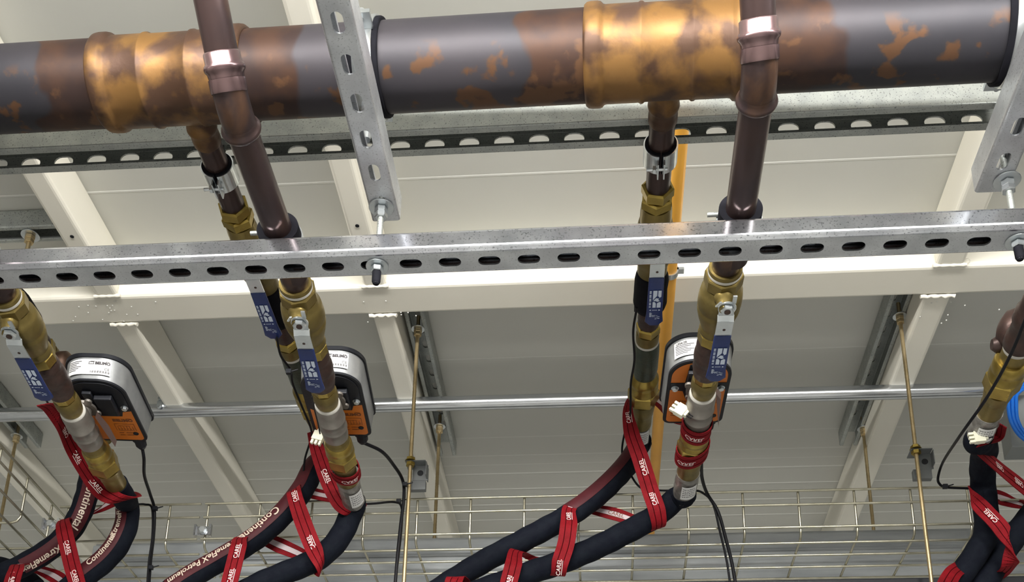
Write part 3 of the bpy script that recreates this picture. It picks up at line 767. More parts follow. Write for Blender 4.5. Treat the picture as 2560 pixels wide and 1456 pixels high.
    if kind=='near_black':
        logo_belimo(mb,lambda x,y:g(x+.022,y+.007),.026)
        for xa,ya,xb,yb in ((.000,.005,.008,.0058),(.000,.009,.008,.0098),(-.0005,.005,.0004,.0098),(.0074,.005,.0082,.0098),(.002,.010,.010,.0108)): rect(mb,g,xa,ya,xb,yb)
        put_text(mb,'CE',.007,lambda x,y:g(x+.030,y-.004))
        for k in range(22):
            if k%3!=1: rect(mb,g,.004+.0014*k,-.0115,.0049+.0014*k,-.0075)
        for k in range(6): rect(mb,g,-.034,.0095-.0034*k,-.012-.004*(k%3),.0105-.0034*k,6)
    else:
        put_text(mb,'LF24-SR',.0055,lambda x,y:g(x-.008,y+.0095),bold=.0001)
        for k in range(6): rect(mb,g,-.019,.0055-.0030*k,.012-.005*(k%3),.0064-.0030*k,6)
    obj('print',mb,M['ink'],st)
    # gland
    gx=.030
    P=W_(gx,L-.004,.012); dd=(W_(0,1,0)-W_(0,0,0)); 
    mb=MB(); lathe(mb,P,(dd-EZ*.25),[(0,.0125),(.012,.0130),(.014,.0105),(.026,.0100),(.033,.0065)],10,False); gl=obj('cable_gland',mb,M['plastic'],t)
    # mounting flange (nickel) under the face, and neck to the valve
    return t,P+ (dd-EZ*.25).normalized()*.033
def mainline(which,A,B,wv=1.0,valve=True,partial=False):
    d=(B-A).normalized()
    def P(y): return line_at_y(A,B,y)
    def seg(mb,rows,seg_=44,**k):
        P0=P(rows[0][0]); lathe(mb,P0,d,[((P(y)-P0).length,r) for y,r in rows],seg_,**k); return mb
    if valve:
        st=obj('pipe_stub',seg(MB(),[(1.236,.0187),(1.262,.0187),(1.276,.0187)]),M['copper']); tag(st,'short copper stub entering the %s ball valve behind the long strut'%which,'pipe')
        vb=thing('ball_valve','large brass ball valve with a blue lever on the %s main line'%which,'valve',P(1.34))
        mb=MB(); seg(mb,[(1.2765,.0222),(1.2880,.0228)]); obj('collar',mb,M['brass_dull'],vb)
        mb=MB(); seg(mb,[(1.2822,.0229),(1.2850,.0232),(1.2870,.0229)],cap=False); obj('thread_tape',mb,M['ptfe'],vb,label='white thread tape ring')
        mb=MB(); lathe(mb,P(1.2885),d,[(0,.0252),(.002,.0266),(.019,.0266),(.021,.0252)],8,False,True,.2); obj('hex_end',mb,M['brass_dull'],vb)
        mb=MB(); seg(mb,[(1.3095,.0245),(1.3150,.0262),(1.320,.0274),(1.3215,.0286),(1.330,.0298),(1.338,.0304),(1.348,.0304),(1.352,.0288),(1.3545,.0289),(1.357,.0299),(1.364,.0290),(1.3765,.0262),(1.386,.0235),(1.3914,.0216),(1.396,.0206)]); obj('body',mb,M['brass_dull'],vb)
        lever(vb,P(1.310),.0285,d,'main')
    nt=thing('brass_coupling','brass hex coupling next to the %s large ball valve'%which,'pipe fitting',P(1.41))
    mb=MB(); seg(mb,[(1.3960,.0205),(1.4010,.0220),(1.4060,.0224),(1.4080,.0212)]); obj('collar',mb,M['brass_dull'],nt)
    mb=MB(); lathe(mb,P(1.4080),d,[(0,.0205),(.002,.0228),(.019,.0228),(.021,.0205)],8,False,True,.1); obj('hex_nut',mb,M['brass'],nt)
    tag(obj('bronze_nipple',seg(MB(),[(1.4295,.0203),(1.4340,.0215),(1.4396,.0222),(1.4450,.0222),(1.4490,.0211),(1.4540,.0226),(1.4604,.0236),(1.4660,.0237),(1.4700,.0237),(1.4745,.0222),(1.4797,.0221),(1.4850,.0228),(1.4945,.0228),(1.4990,.0213),(1.5045,.0212),(1.5115,.0200)]),M['bronze']),'ribbed brown bronze fitting on the %s main line'%which,'pipe fitting')
    un=thing('brass_coupling','brass coupling between the brown fitting and the nickel valve on the %s main line'%which,'pipe fitting',P(1.53))
    mb=MB(); lathe(mb,P(1.5118),d,[(0,.0178),(.002,.0192),(.012,.0192),(.014,.0182)],8,False,True,.3); obj('hex_nut',mb,M['brass'],un)
    mb=MB(); seg(mb,[(1.5260,.0185),(1.5300,.0200),(1.5380,.0204),(1.5454,.0204),(1.5480,.0192),(1.5560,.0190),(1.5620,.0176)]); obj('collar',mb,M['brass_dull'],un)
    mb=MB(); seg(mb,[(1.5622,.0190),(1.5640,.0205),(1.5665,.0206)]); obj('thread_tape',mb,M['ptfe'],un,label='white thread tape ring')
    cv=thing('control_valve','nickel plated control valve body on the %s main line below its actuator'%which,'valve',P(1.61))
    mb=MB(); seg(mb,[(1.5668,.0203),(1.5700,.0216),(1.5780,.0221),(1.6020,.0221),(1.6030,.0232),(1.6060,.0232),(1.6070,.0221),(1.6260,.0221),(1.6270,.0230),(1.6295,.0230),(1.6305,.0220),(1.6480,.0216),(1.6560,.0208)]); obj('body',mb,M['nickel'],cv)
    mb=MB(); c=P(1.605)+EZ*.018
    lathe(mb,c,EZ,[(0,.014),(.012,.013),(.0125,.021),(.0165,.021),(.0170,.016),(.0205,.016)],28,False)
    for a in range(4):
        q=c+EZ*.0145+Vector((math.cos(a*PI/2+.7),math.sin(a*PI/2+.7),0))*.023; lathe(mb,q-EZ*.002,EZ,[(0,.0062),(.004,.0062)],16,False)
    obj('mounting_flange',mb,M['nickel'],cv)
    mb=MB(); seg(mb,[(1.6562,.0182),(1.6640,.0190),(1.6700,.0184),(1.6745,.0210)]); 
    hu=thing('brass_union','large brass union nut at the hose end of the %s main line'%which,'pipe fitting',P(1.70)); obj('collar',mb,M['brass_dull'],hu)
    mb=MB(); seg(mb,[(1.6748,.0212),(1.6800,.0238),(1.6920,.0243),(1.6940,.0236),(1.6960,.0244),(1.7060,.0248)]); obj('ring',mb,M['brass'],hu)
    mb=MB(); hexn(mb,P(1.7062),d,0,.032,.0235,.25); obj('hex_nut',mb,M['brass'],hu)
    mb=MB(); seg(mb,[(1.7385,.0232),(1.7476,.0220),(1.7560,.0198),(1.7604,.0192),(1.7680,.0200),(1.7720,.0192),(1.8066,.0196)]); obj('tail',mb,M['brass_dull'],hu)
    return P
A1,B1=Zp(8,735,1.071),Zp(292,1215,1.071)
A2,B2=Zp(737,705,1.071),Zp(880,1240,1.071)
A3,B3=Zp(1815,665,1.071),Zp(1715,1210,1.071)
P1=mainline('left',A1,B1); P2=mainline('middle',A2,B2); P3=mainline('right',A3,B3)
A4,B4=Zp(2590,760,1.071),Zp(2462,1060,1.071)
def P4(y): return line_at_y(A4,B4,y)
def line4():
    d=(B4-A4).normalized()
    def seg(rows,**k):
        P0=P4(rows[0][0]); return lathe(MB(),P0,d,[((P4(y)-P0).length,r) for y,r in rows],44,**k)
    tag(obj('bronze_nipple',seg([(1.36,.020),(1.385,.021),(1.39,.0235),(1.41,.0235),(1.415,.021),(1.44,.021),(1.445,.0228),(1.465,.0228),(1.468,.020)]),M['bronze']),'brown bronze fitting at the right edge above the brass union','pipe fitting')
    u=thing('brass_union','large brass union at the right edge of the picture, crossed by a thin black cable','pipe fitting',P4(1.52))
    obj('thread_tape',seg([(1.4682,.0195),(1.474,.0205),(1.4745,.0195)]),M['ptfe'],u,label='white thread tape ring')
    obj('inner_ring',seg([(1.475,.0190),(1.490,.0198),(1.498,.0198)]),M['brass_dull'],u)
    obj('ring',seg([(1.4985,.0235),(1.502,.0255),(1.520,.0258),(1.523,.0248),(1.526,.0258),(1.540,.0262)]),M['brass'],u)
    mb=MB(); hexn(mb,P4(1.5405),d,0,.034,.0245,.35); obj('hex_nut',mb,M['brass'],u)
    obj('tail',seg([(1.5748,.0235),(1.59,.0215),(1.600,.0200),(1.604,.0192),(1.612,.0200),(1.617,.0192),(1.645,.0194)]),M['brass_dull'],u)
line4()
ACT=[]
ACT.append(actuator('grey and orange valve actuator behind the left main line, logo sticker on its round end',-.838,1.552,1.730,.10,1,'near_black','left'))
ACT.append(actuator('grey and orange valve actuator behind the middle main line, black upper half on its face',-.441,1.553,1.733,.067,1,'near_black','middle'))
ACT.append(actuator('grey and orange valve actuator behind the right main line, mostly orange face with two bolts',.158,1.550,1.722,0.03,1,'two_bolts','right'))
# brown round casting by the far left valve and at the right edge
mb=MB(); c=Zp(142,915,1.20); lathe(mb,c-EX*.02,EX,[(0,.016),(.02,.020),(.026,.024),(.040,.024),(.046,.018),(.048,.008)],28); tag(obj('strainer_cap',mb,M['tee']),'round brown cap sticking out behind the left main line','pipe fitting')
mb=MB(); c=Zp(2562,830,1.10); lathe(mb,c,Vector((-.5,.1,.3)),[(0,.02),(.010,.030),(.022,.030),(.034,.022),(.038,.010)],28); lathe(mb,c+Vector((-.024,.02,-.006)),-EX,[(0,.012),(.012,.012),(.018,.008)],20); tag(obj('strainer_cap',mb,M['bronze']),'brown bronze strainer body at the right edge of the picture','pipe fitting')

def project(P):
    c=RM@(P-Vector((0,0,CZ))); return Vector((CX+FPX*c.x/c.z,CY+FPX*c.y/c.z))
# ---------------------------------------------------------------- hoses
CAMP=Vector((0,0,CZ))
def hose(label,ctrl,r,stripe=None,texts=(),sleeve=None,n=14):
    pts=catmull(ctrl,n); 
    # resample evenly
    L=[0]
    for i in range(1,len(pts)): L.append(L[-1]+(pts[i]-pts[i-1]).length)
    tot=L[-1]; K=int(tot/.006)+1; ev=[]; j=0
    for i in range(K+1):
        s=tot*i/K
        while j<len(L)-2 and L[j+1]<s: j+=1
        q=(s-L[j])/max(1e-9,L[j+1]-L[j]); ev.append(pts[j].lerp(pts[j+1],q))
    fr=frames(ev,CAMP); ds=tot/K
    t=thing('rubber_hose',label,'hose',ev[0])
    ph=random.random()*9
    mb=MB(); tube(mb,ev,r,28,rad=lambda i,a:r*(1+.022*math.sin(i*.9+ph+1.4*math.sin(a))+.012*math.sin(i*.37+3*a)),toward=CAMP); h=obj('tube',mb,M['hose'],t)
    def surf(s,phi,rr):
        f=max(0,min(K-1.001,s/ds)); i=int(f); q=f-i
        p=ev[i].lerp(ev[i+1],q); a=fr[i]; b=fr[i+1]
        n_=a[1].lerp(b[1],q).normalized(); bb=a[2].lerp(b[2],q).normalized()
        return p+(n_*math.cos(phi)+bb*math.sin(phi))*rr
    if stripe:
        for (uv0,uv1,p0,p1) in stripe:
            s0,s1=[min(range(K+1),key=lambda i:(project(ev[i])-Vector(q)).length)*ds for q in (uv0,uv1)]
            mb=MB(); m_=max(2,int((s1-s0)/.006)); w_=8; vs=[]
            for i in range(m_+1):
                for k in range(w_+1): vs.append(surf(s0+(s1-s0)*i/m_,math.radians(p0+(p1-p0)*k/w_),r*1.045))
            mb.add(vs,[(i*(w_+1)+k,i*(w_+1)+k+1,(i+1)*(w_+1)+k+1,(i+1)*(w_+1)+k) for i in range(m_) for k in range(w_)],True)
            obj('stripe',mb,M['maroon'],t)
    if texts:
        for (s,size,uv,pc,dr,sh) in texts:
            mb=MB()
            sc=min(range(K+1),key=lambda i:(project(ev[i])-Vector(uv)).length)*ds
            # dr=+1 reads along the hose, -1 against it
            vs,fs=text2d(s,size,.0003,sh)
            mb.add([surf(sc+x*dr,math.radians(pc)-(y*dr)/r,r*1.105) for x,y in vs],fs)
            obj('lettering',mb,M['print'],t,label='cream lettering along the stripe')
    return t,surf,tot,ev
def sleeve(which,P,y0,y1,r,lab):
    d=(P(y1)-P(y0)).normalized(); L=(P(y1)-P(y0)).length
    t=thing('hose_ferrule','grey wrapped hose end with a white sticker, %s'%lab,'hose end',P(y0))
    mb=MB(); lathe(mb,P(y0),d,[(L*i/12,r*(1+.03*math.sin(i*2.1))) for i in range(13)],32,wob=lambda s,a:.02*math.sin(5*a+s*200)); obj('sleeve',mb,M['clearplastic'],t)
    # sticker wraps the camera side
    fr=frames([P(y0),P(y1)],CAMP)[0]; mb=MB(); vs=[]
    for i in range(2):
        for k in range(9):
            a=math.radians(-15+75*k/8-(0)); vs.append(P(y0)+d*(L*(.22+.50*i))+(fr[1]*math.cos(a)-fr[2]*math.sin(a))*r*1.06)
    mb.add(vs,[(k,k+1,9+k+1,9+k) for k in range(8)],True); obj('sticker',mb,M['label'],t)
    mb=MB()
    for j in range(5):
        for k in range(6):
            a=math.radians(-8+10*k); b=math.radians(-8+10*k+ (6 if (j+k)%3 else 8))
            s=L*(.30+.075*j); vs=[P(y0)+d*ss+(fr[1]*math.cos(x)-fr[2]*math.sin(x))*r*1.075 for ss,x in ((s,a),(s,b),(s+L*.02,b),(s+L*.02,a))]
            mb.add(vs,[(0,1,2,3)])
    obj('print',mb,M['ink'],t)
    return t
sleeve('m',P3,1.8,1.885,.0205,'on the right main line'); sleeve('m',P2,1.8,1.890,.0205,'on the middle main line')
sleeve('m',P4,1.640,1.715,.0208,'on the far right line')
sleeve('b',BR,1.925,2.015,.0168,'on the right branch, inside clear plastic'); sleeve('b',BL,1.925,2.03,.0168,'on the left-middle branch behind the connector')
RH=.0215
def pl(y,*uv): return [Yp(u,v,yy) for (u,v,yy) in [(a,b,(c[0] if c else y)) for a,b,*c in uv]]
# right pair
h3b=hose('black hose curving down left from the right main line',[P3(1.868),P3(1.884)]+pl(1.905,(1688,1250),(1640,1290),(1560,1335),(1440,1392),(1320,1435),(1200,1478),(1080,1530)),RH)
h3a=hose('black hose with a maroon stripe from the right branch, upper hose of its pair',[BR(2.000),BR(2.012)]+pl(1.935,(1572,1158,1.985),(1520,1215,1.95),(1450,1272),(1350,1330),(1240,1388),(1150,1440),(1060,1500)),RH,
    stripe=[((1590,1125),(1420,1290),10,88)],texts=())
# middle pair
h2b=hose('plain black hose curving down from the middle main line',[P2(1.875),P2(1.888)]+pl(1.905,(872,1300),(845,1350),(795,1398),(720,1430),(640,1465),(560,1510)),RH)
h2a=hose('black hose with cream lettering on its maroon stripe, from the middle branch',[BL(2.01),BL(2.022)]+pl(1.935,(790,1165,1.985),(757,1225,1.95),(705,1290),(635,1350),(550,1402),(480,1442),(400,1495)),RH,
    stripe=[((790,1160),(430,1480),8,84)],texts=(('Continental',.0215,(652,1330),46,1,0),('eXtremeFleX Petroleum',.0165,(530,1415),44,1,.2)))
# left pair
h1b=hose('black hose bending round under the left main line, maroon stripe on its inner side',[P1(1.795),P1(1.84)]+pl(1.90,(318,1265),(317,1310),(296,1360),(262,1402),(215,1440),(150,1490)),RH,
    stripe=[((316,1262),(190,1460),8,82)],texts=(('Continental',.0165,(272,1392),44,-1,.2),('eXtremeFleX',.0150,(310,1318),44,-1,.3)))
h1a=hose('black hose with large cream lettering hanging from the far left branch',[Yp(238,1090,2.0),Yp(236,1130,2.0)]+pl(1.94,(228,1180,1.97),(215,1245),(188,1310),(140,1362),(75,1405),(0,1440),(-60,1462)),RH,
    stripe=[((232,1180),(60,1415),-44,34)],texts=(('Continental',.0200,(208,1270),-6,1,0),('eXtremeFlex',.016,(110,1385),-20,1,.2)))
# far right pair
h4a=hose('black hose hanging down at the right edge, left one of its pair',[P4(1.708),P4(1.725)]+pl(1.93,(2462,1120,1.79),(2456,1165,1.86),(2458,1215,1.91),(2466,1290),(2462,1345),(2430,1400),(2400,1440),(2360,1490)),RH*1.02)
h4b=hose('black hose at the lower right corner crossing under its neighbour',pl(1.95,(2640,1180),(2590,1270),(2545,1330),(2510,1380),(2480,1430),(2440,1490)),RH*1.02)
mb=MB(); tube(mb,catmull(pl(1.96,(0,1420),(30,1426),(60,1440)),6),.02,16); tag(obj('rubber_hose',tube(MB(),catmull(pl(2.02,(-40,1412),(10,1420),(55,1440),(90,1470)),6),.02,16),M['hose']),'piece of black hose at the lower left corner','hose')

# ---------------------------------------------------------------- red straps
def strap(label,runs,width,haxis,texts=(),grp=None,lining=()):
    """runs: list of (u,v,y) key points; width direction kept perpendicular to the run, on the hose-axis side"""
    t=thing('red_strap',label,'strap',Yp(*runs[0][:3]))
    P=[Yp(u,v,y) for u,v,y,*_ in runs]; wsc=[ (r_[3] if len(r_)>3 else 1.0) for r_ in runs]
    n=len(P); hz=Vector((haxis[0],0,haxis[1])).normalized()
    def wdir(a,b):
        d=(b-a); d=Vector((d.x,0,d.z)); d.normalize()
        w=Vector((-d.z,0,d.x)); 
        if w.dot(hz)<0: w=-w
        return w
    W_=[]
    for i in range(n):
        ws=[]
        if i>0: ws.append(wdir(P[i-1],P[i]))
        if i<n-1: ws.append(wdir(P[i],P[i+1]))
        w=sum(ws,Vector((0,0,0))); W_.append(w.normalized() if w.length>.2 else ws[0])
    K=8; cen=[];wd=[];sc=[]
    cen=catmull(P,K); wd=catmull(W_,K); sc=[]
    for i in range(n-1):
        for k in range(K): sc.append(wsc[i]+(wsc[i+1]-wsc[i])*k/K)
    sc.append(wsc[-1])
    wd=[w.normalized() for w in wd]
    m=len(cen); nrm=[]
    for i in range(m):
        tt=(cen[min(i+1,m-1)]-cen[max(i-1,0)]).normalized(); nn=tt.cross(wd[i]).normalized(); nrm.append(nn)
    for i in range(1,m):
        if nrm[i].dot(nrm[i-1])<0: nrm[i]=-nrm[i]
    if nrm[0].y>0: nrm=[-x for x in nrm]
    hw=width/2; th=.0008
    def strip(a,b,lift,th_,mt,nm,i0=0,i1=m,lab=None):
        mb=MB(); vs=[]
        for i in range(i0,i1):
            for s,l in ((a,lift-th_),(b,lift-th_),(b,lift+th_),(a,lift+th_)): vs.append(cen[i]+wd[i]*s*hw*sc[i]+nrm[i]*l)
        k=i1-i0
        mb.add(vs,[(i*4+j,i*4+(j+1)%4,(i+1)*4+(j+1)%4,(i+1)*4+j) for i in range(k-1) for j in range(4)],False)
        mb.add(vs[:4],[(0,1,2,3)]); mb.add(vs[-4:],[(0,1,2,3)])
        return obj(nm,mb,mt,t,label=lab)
    strip(-1,1,0,th,M['ribbon'],'webbing')
    for c in (-.36,.36): strip(c-.05,c+.05,0,th*1.25,M['ribbon_line'],'woven_line',lab='dark woven line')
    for (i0,i1) in lining: strip(-.36,.36,0,th*1.45,M['inner'],'lining',i0*K,i1*K+1,'pale inner face')
    if texts:
        for (u,v,ang,front) in texts:
            mb=MB()
            # nearest centre point
            best=min(range(m-1),key=lambda i:(project(cen[i])-Vector((u,v))).length)
            c=cen[best]; tt=(cen[min(best+1,m-1)]-cen[max(0,best-1)]).normalized(); nn=nrm[best]; nn=nn if nn.dot(CAMP-c)>0 else -nn
            # screen direction of reading given by ang (degrees, counter-clockwise from right)
            want=Vector((math.cos(math.radians(ang)),0,math.sin(math.radians(ang))))
            if tt.dot(want)<0: tt=-tt
            up=nn.cross(tt).normalized()
            off=nn*(th*1.8)
            fn=lambda x,y: c+tt*x+up*y+off
            put_text(mb,'CAREL',.0112,fn,bold=.0001,sx=.95)
            rect(mb,fn,-.014,-.0062,.014,-.0052)
            obj('lettering',mb,M['white'] if front else M['oink'],t,label='small lettering and underline')
    return t
WS=.031
yf=1.868; yb=1.975
ax3=(-.8,-.45)
strap('red webbing strap wound round the right hose pair',
 [(1745,1060,1.60+.09),(1700,1050,1.80),(1650,1005,1.93,.8),(1600,985,1.93,.6),(1571,1015,1.86,.5),(1578,1080,1.84,.9),(1602,1150,1.85),(1625,1225,yf),(1643,1280,yf),(1645,1322,1.90,.8),(1610,1312,1.965,.7),(1540,1287,yb,.85),(1460,1270,1.965,.8),(1425,1270,1.91,.8),(1422,1310,yf),(1415,1360,yf),(1400,1408,yf),(1392,1440,1.90,.8),(1360,1410,1.965,.5),(1320,1392,1.97,.6),(1292,1378,1.91,.8),(1284,1410,yf),(1275,1445,yf),(1262,1490,yf),(1240,1540,1.9,.7),(1190,1500,1.96),(1150,1450,1.90,.8),(1136,1450,yf,1),(1126,1490,yf,1)],
 WS,ax3,texts=((1575,1045,100,True),(1612,1165,103,True),(1632,1248,103,True),(1422,1292,97,True),(1400,1418,100,True),(1266,1450,85,True),(1535,1289,-8,False)),lining=((10,13),(0,3)))
ax2=(-.7,-.5)
strap('red webbing strap wound round the middle hose pair',
 [(780,1080,1.86,.6),(795,1130,1.86,.9),(820,1200,1.86),(850,1258,yf),(885,1280,1.885,.9),(905,1262,1.93,.5),(860,1250,yb,.7),(800,1238,yb,.8),(745,1225,1.93,.8),(735,1232,1.88,.9),(752,1290,yf),(778,1358,yf),(800,1405,yf),(800,1428,1.90,.8),(765,1395,1.965,.8),(700,1365,yb),(640,1340,1.965,.8),(603,1345,1.91,.8),(596,1368,yf),(583,1420,yf),(568,1480,yf)],
 WS,ax2,texts=((808,1190,-75,True),(840,1245,-60,True),(737,1245,103,True),(776,1360,103,True),(590,1375,80,True),(572,1440,80,True)),lining=((5,8),(14,17)))
ax1=(-.6,-.6)
strap('red webbing strap wound round the left hose pair',
 [(108,1012,1.55,.7),(128,1022,1.58,.8),(152,1060,1.64,.8),(180,1120,1.72,.85),(215,1180,1.77,.85),(250,1225,1.79,1),(295,1250,1.80,1.1),(334,1246,1.85,1.0),(322,1240,1.94,.6),(285,1252,yb,.9),(235,1280,yb,.9),(180,1300,1.95,.8),(158,1302,1.89,.8),(160,1325,yf),(170,1370,yf),(182,1420,yf),(200,1480,yf),(205,1500,1.91,.7),(150,1450,1.97,.9),(100,1425,1.97,.9),(50,1412,1.91,.8),(40,1425,yf),(30,1456,yf),(22,1500,yf)],
 WS,ax1,texts=((158,1080,-62,True),(198,1142,-55,True),(243,1212,-45,True),(168,1372,-82,True),(185,1442,-82,True),(28,1452,-82,True)),lining=((8,11),(17,20)))
ax4=(.3,-.9)
strap('red webbing strap wound round the hose pair at the right edge',
 [(2500,1060,1.66,.8),(2494,1092,1.76,.6),(2462,1098,1.70,.7),(2440,1108,1.72,.9),(2465,1140,1.76),(2510,1180,1.82),(2565,1225,1.88),(2600,1262,1.93),(2560,1262,1.99,.9),(2500,1245,1.99),(2440,1228,1.93,.8),(2428,1240,1.88,.9),(2460,1275,yf),(2502,1320,yf),(2528,1370,1.875),(2520,1420,1.91,.9),(2480,1440,1.98,.8),(2420,1420,1.97,.8),(2392,1425,1.90,.9),(2372,1450,yf),(2350,1500,yf)],
 WS,ax4,texts=((2497,1165,135,True),(2545,1205,140,True),(2477,1293,125,True),(2516,1368,110,True)),lining=((8,10),))
def wrap(label,P,y0,y1,r,tilt,txt=None):
    t=thing('red_strap',label,'strap',P(y0)); d=(P(y1)-P(y0)).normalized()
    f=frames([P(y0),P(y1)],CAMP)[0]; L=(P(y1)-P(y0)).length
    def pt(s,a,rr): return P(y0)+d*(s+tilt*math.sin(a))+(f[1]*math.cos(a)+f[2]*math.sin(a))*rr
    def ringband(s0,s1,r0,r1,m,nm):
        mb=MB(); vs=[];K=40
        for i in range(K):
            a=2*PI*i/K
            for s,rr in ((s0,r0),(s1,r0),(s1,r1),(s0,r1)): vs.append(pt(s,a,rr))
        mb.add(vs,[(i*4+j,i*4+(j+1)%4,((i+1)%K)*4+(j+1)%4,((i+1)%K)*4+j) for i in range(K) for j in range(4)]); obj(nm,mb,m,t)
    ringband(0,L,r,r+.0015,M['ribbon'],'webbing')
    for c in (.25,.75): ringband(L*c-.0006,L*c+.0006,r,r+.0019,M['ribbon_line'],'woven_line')
    if txt is not None:
        mb=MB(); vs,fs=text2d('CAREL',.0105,.0001,0)
        mb.add([pt(L/2+y,(-x)/r+math.radians(txt),r+.0022) for x,y in vs],fs)
        rect(mb,lambda x,y: pt(L/2+y,(-x)/r+math.radians(txt),r+.0022),-.012,.0058,.012,.0066,8)
        obj('lettering',mb,M['white'],t,label='pale lettering')
    return t
wrap('red strap turn just under the nickel valve of the right main line',P3,1.640,1.676,.0236,-.004,0)
wrap('lower red strap turn over the brass union of the right main line',P3,1.712,1.748,.0258,.012,15)
wrap('red strap turn over the brass union of the middle main line',P2,1.752,1.778,.0246,-.006,-10)

# ---------------------------------------------------------------- conduit, gas pipe, duct, tray
c=thing('steel_conduit','shiny steel conduit running left to right behind the valves','conduit',V(0,2.12,1.43))
ca_,cb_=Yp(-300,1046,2.122),Yp(2500,974,2.122)
mb=MB(); dd=(cb_-ca_); lathe(mb,ca_,dd,[(dd.length*i/20,.0155) for i in range(21)],40); obj('tube',mb,M['conduit'],c)
mb=MB(); q=Yp(408,1021,2.122); f=dd.normalized(); lathe(mb,q,f,[(-.008,.0157),(-.008,.0173),(.012,.0173),(.012,.0157)],32,False); box(mb,q-EY*.018-EZ*.002,f,EY,EZ,.012,.006,.014)
obj('coupling_clamp',mb,M['zinc'],c)
for s in (-1,1):
    mb=MB(); hexn(mb,q-EY*.019+EZ*s*.010,-EY,0,.006,.0045); obj('screw',mb,M['zinc'],c)
g=thing('gas_pipe','yellow orange painted gas pipe running away beside the right branch','pipe',V(.118,1.5,1.40))
GZ=1.405
mb=MB(); ga,gb=V(.1275,.7,GZ),V(.1215,3.3,GZ); lathe(mb,ga,gb-ga,[((gb-ga).length*i/12,.0122) for i in range(13)],28); obj('tube',mb,M['gas'],g)
mb=MB(); q=Zp(1692,684,GZ-.005); q.x=.1255; lathe(mb,Vector((q.x,q.y,GZ+CZ)),EY,[(-.006,.0125),(-.006,.0145),(.006,.0145),(.006,.0125)],28,False); box(mb,Vector((q.x+.018,q.y,GZ+CZ+.001)),EX,EY,EZ,.012,.012,.005)
cl=obj('pipe_clamp',mb,M['zinc']); tag(cl,'small zinc clamp round the yellow gas pipe under the cross beam','pipe clamp')
# trunking behind tray
dk=thing('cable_trunking','broad galvanised sheet trunking with long ridges behind the wire tray','trunking',V(.2,2.2,1.1))
mb=MB(); yd=2.2; prof=[(.012,1.170),(.012,1.163),(0,1.160),(0,1.128),(.004,1.125),(.004,1.121),(0,1.118),(0,1.088),(.006,1.078),(.02,1.066),(.11,1.066),(.11,1.17)]
x0_=Yp(232,1372,yd).x
vs=[V(x0_,yd+a,z) for a,z in prof]+[V(2.4,yd+a,z-.006) for a,z in prof]; n=len(prof)
mb.add(vs,[(i,(i+1)%n,n+(i+1)%n,n+i) for i in range(n)]+[tuple(range(n)),tuple(range(n,2*n))]); obj('sheet_body',mb,M['duct'],dk,bevel=.0015)

# wire tray
def wire(parent,pts,r=.0024,nm='wire'):
    mb=MB(); tube(mb,pts,r,8); return obj(nm,mb,M['wire'],parent)
YT=1.99
def trayz(x): return 1.137-.0012*(x+.35)
def tray(label,xa,xb,phase):
    t=thing('wire_cable_tray',label,'cable tray',V(xa,YT,1.037))
    ztop=1.137; zb=1.037
    rows=[(YT,ztop),(YT,ztop-.030),(YT,zb+.022)]
    for i in range(7): rows.append((YT+.022+.0517*i,zb-.0))
    rows+=[(YT+.335,zb+.022),(YT+.335,ztop-.030),(YT+.335,ztop)]
    for y_,z_ in rows: wire(t,[V(xa,y_,z_),V(xb,y_,z_)])
    x=xa+phase
    while x<xb-.002:
        r=.0046
        wire(t,[V(x,YT+r,ztop),V(x,YT+r,zb+.016),V(x,YT+r+.004,zb+.008),V(x,YT+r+.014,zb+.0046),V(x,YT+.322,zb+.0046),V(x,YT+.331,zb+.010),V(x,YT+.335-r,zb+.020),V(x,YT+.335-r,ztop)])
        x+=.1045
    return t
xa1=Yp(150,1270,YT).x; xj=Yp(508,1262,YT).x
tray('wire mesh cable tray, short length at the left behind the left hoses',xa1,xj-.004,.016)
tray('long wire mesh cable tray running across the bottom of the picture',xj+.004,1.35,.006)
# left tray running toward the viewer
t=thing('wire_cable_tray','wire mesh cable tray at the lower left coming toward the viewer','cable tray',V(-1.0,1.5,1.037))
XT=-1.086
for x_,z_ in ((XT,1.137),(XT,1.107),(XT,1.059),(XT-.022,1.037),(XT-.074,1.037),(XT-.126,1.037),(XT-.178,1.037),(XT-.230,1.037),(XT-.25,1.06),(XT-.25,1.137)):
    wire(t,[V(x_,1.2,z_),V(x_,YT+.10,z_)])
yy_=1.25
while yy_<YT+.1:
    wire(t,[V(XT-.0046,yy_,1.137),V(XT-.0046,yy_,1.053),V(XT-.010,yy_,1.045),V(XT-.02,yy_,1.0416),V(XT-.23,yy_,1.0416),V(XT-.245,yy_,1.052),V(XT-.2454,yy_,1.137)]); yy_+=.1045
for u,v,la in ((508,1328,'between the two tray lengths'),(128,1312,'at the tray corner on the left')):
    cc=Yp(u,v,YT-.006); k=thing('tray_coupler','zinc splice clamp %s'%la,'clamp',cc)
    mb=MB(); box(mb,cc,EX,EY,EZ,.030,.003,.018); box(mb,cc+EX*.015-EY*.002,EX,EY,EZ,.004,.008,.024); box(mb,cc-EX*.015-EY*.002,EX,EY,EZ,.004,.008,.024); obj('plate',mb,M['galv'],k)
    mb=MB(); lathe(mb,cc-EY*.0015,-EY,[(0,.008),(.0015,.008)],20,False); hexn(mb,cc-EY*.003,-EY,0,.006,.0062); obj('bolt',mb,M['zinc'],k)
# dark strut below the tray, just inside the bottom edge
for xx0,xx1,la in ((.02,1.6,'right'),):
    mb=MB(); a=Yp(2000,1450,1.992)+EZ*.0015; abox(mb,V(xx0,1.992,a.z-CZ-.041),V(xx1,2.030,a.z-CZ-.0015-(.004 if xx0<0 else 0))); 
    tag(obj('dark_rail',mb,M['plastic'],None,bevel=.002),'dark rail along the bottom edge of the picture under the wire tray','rail')
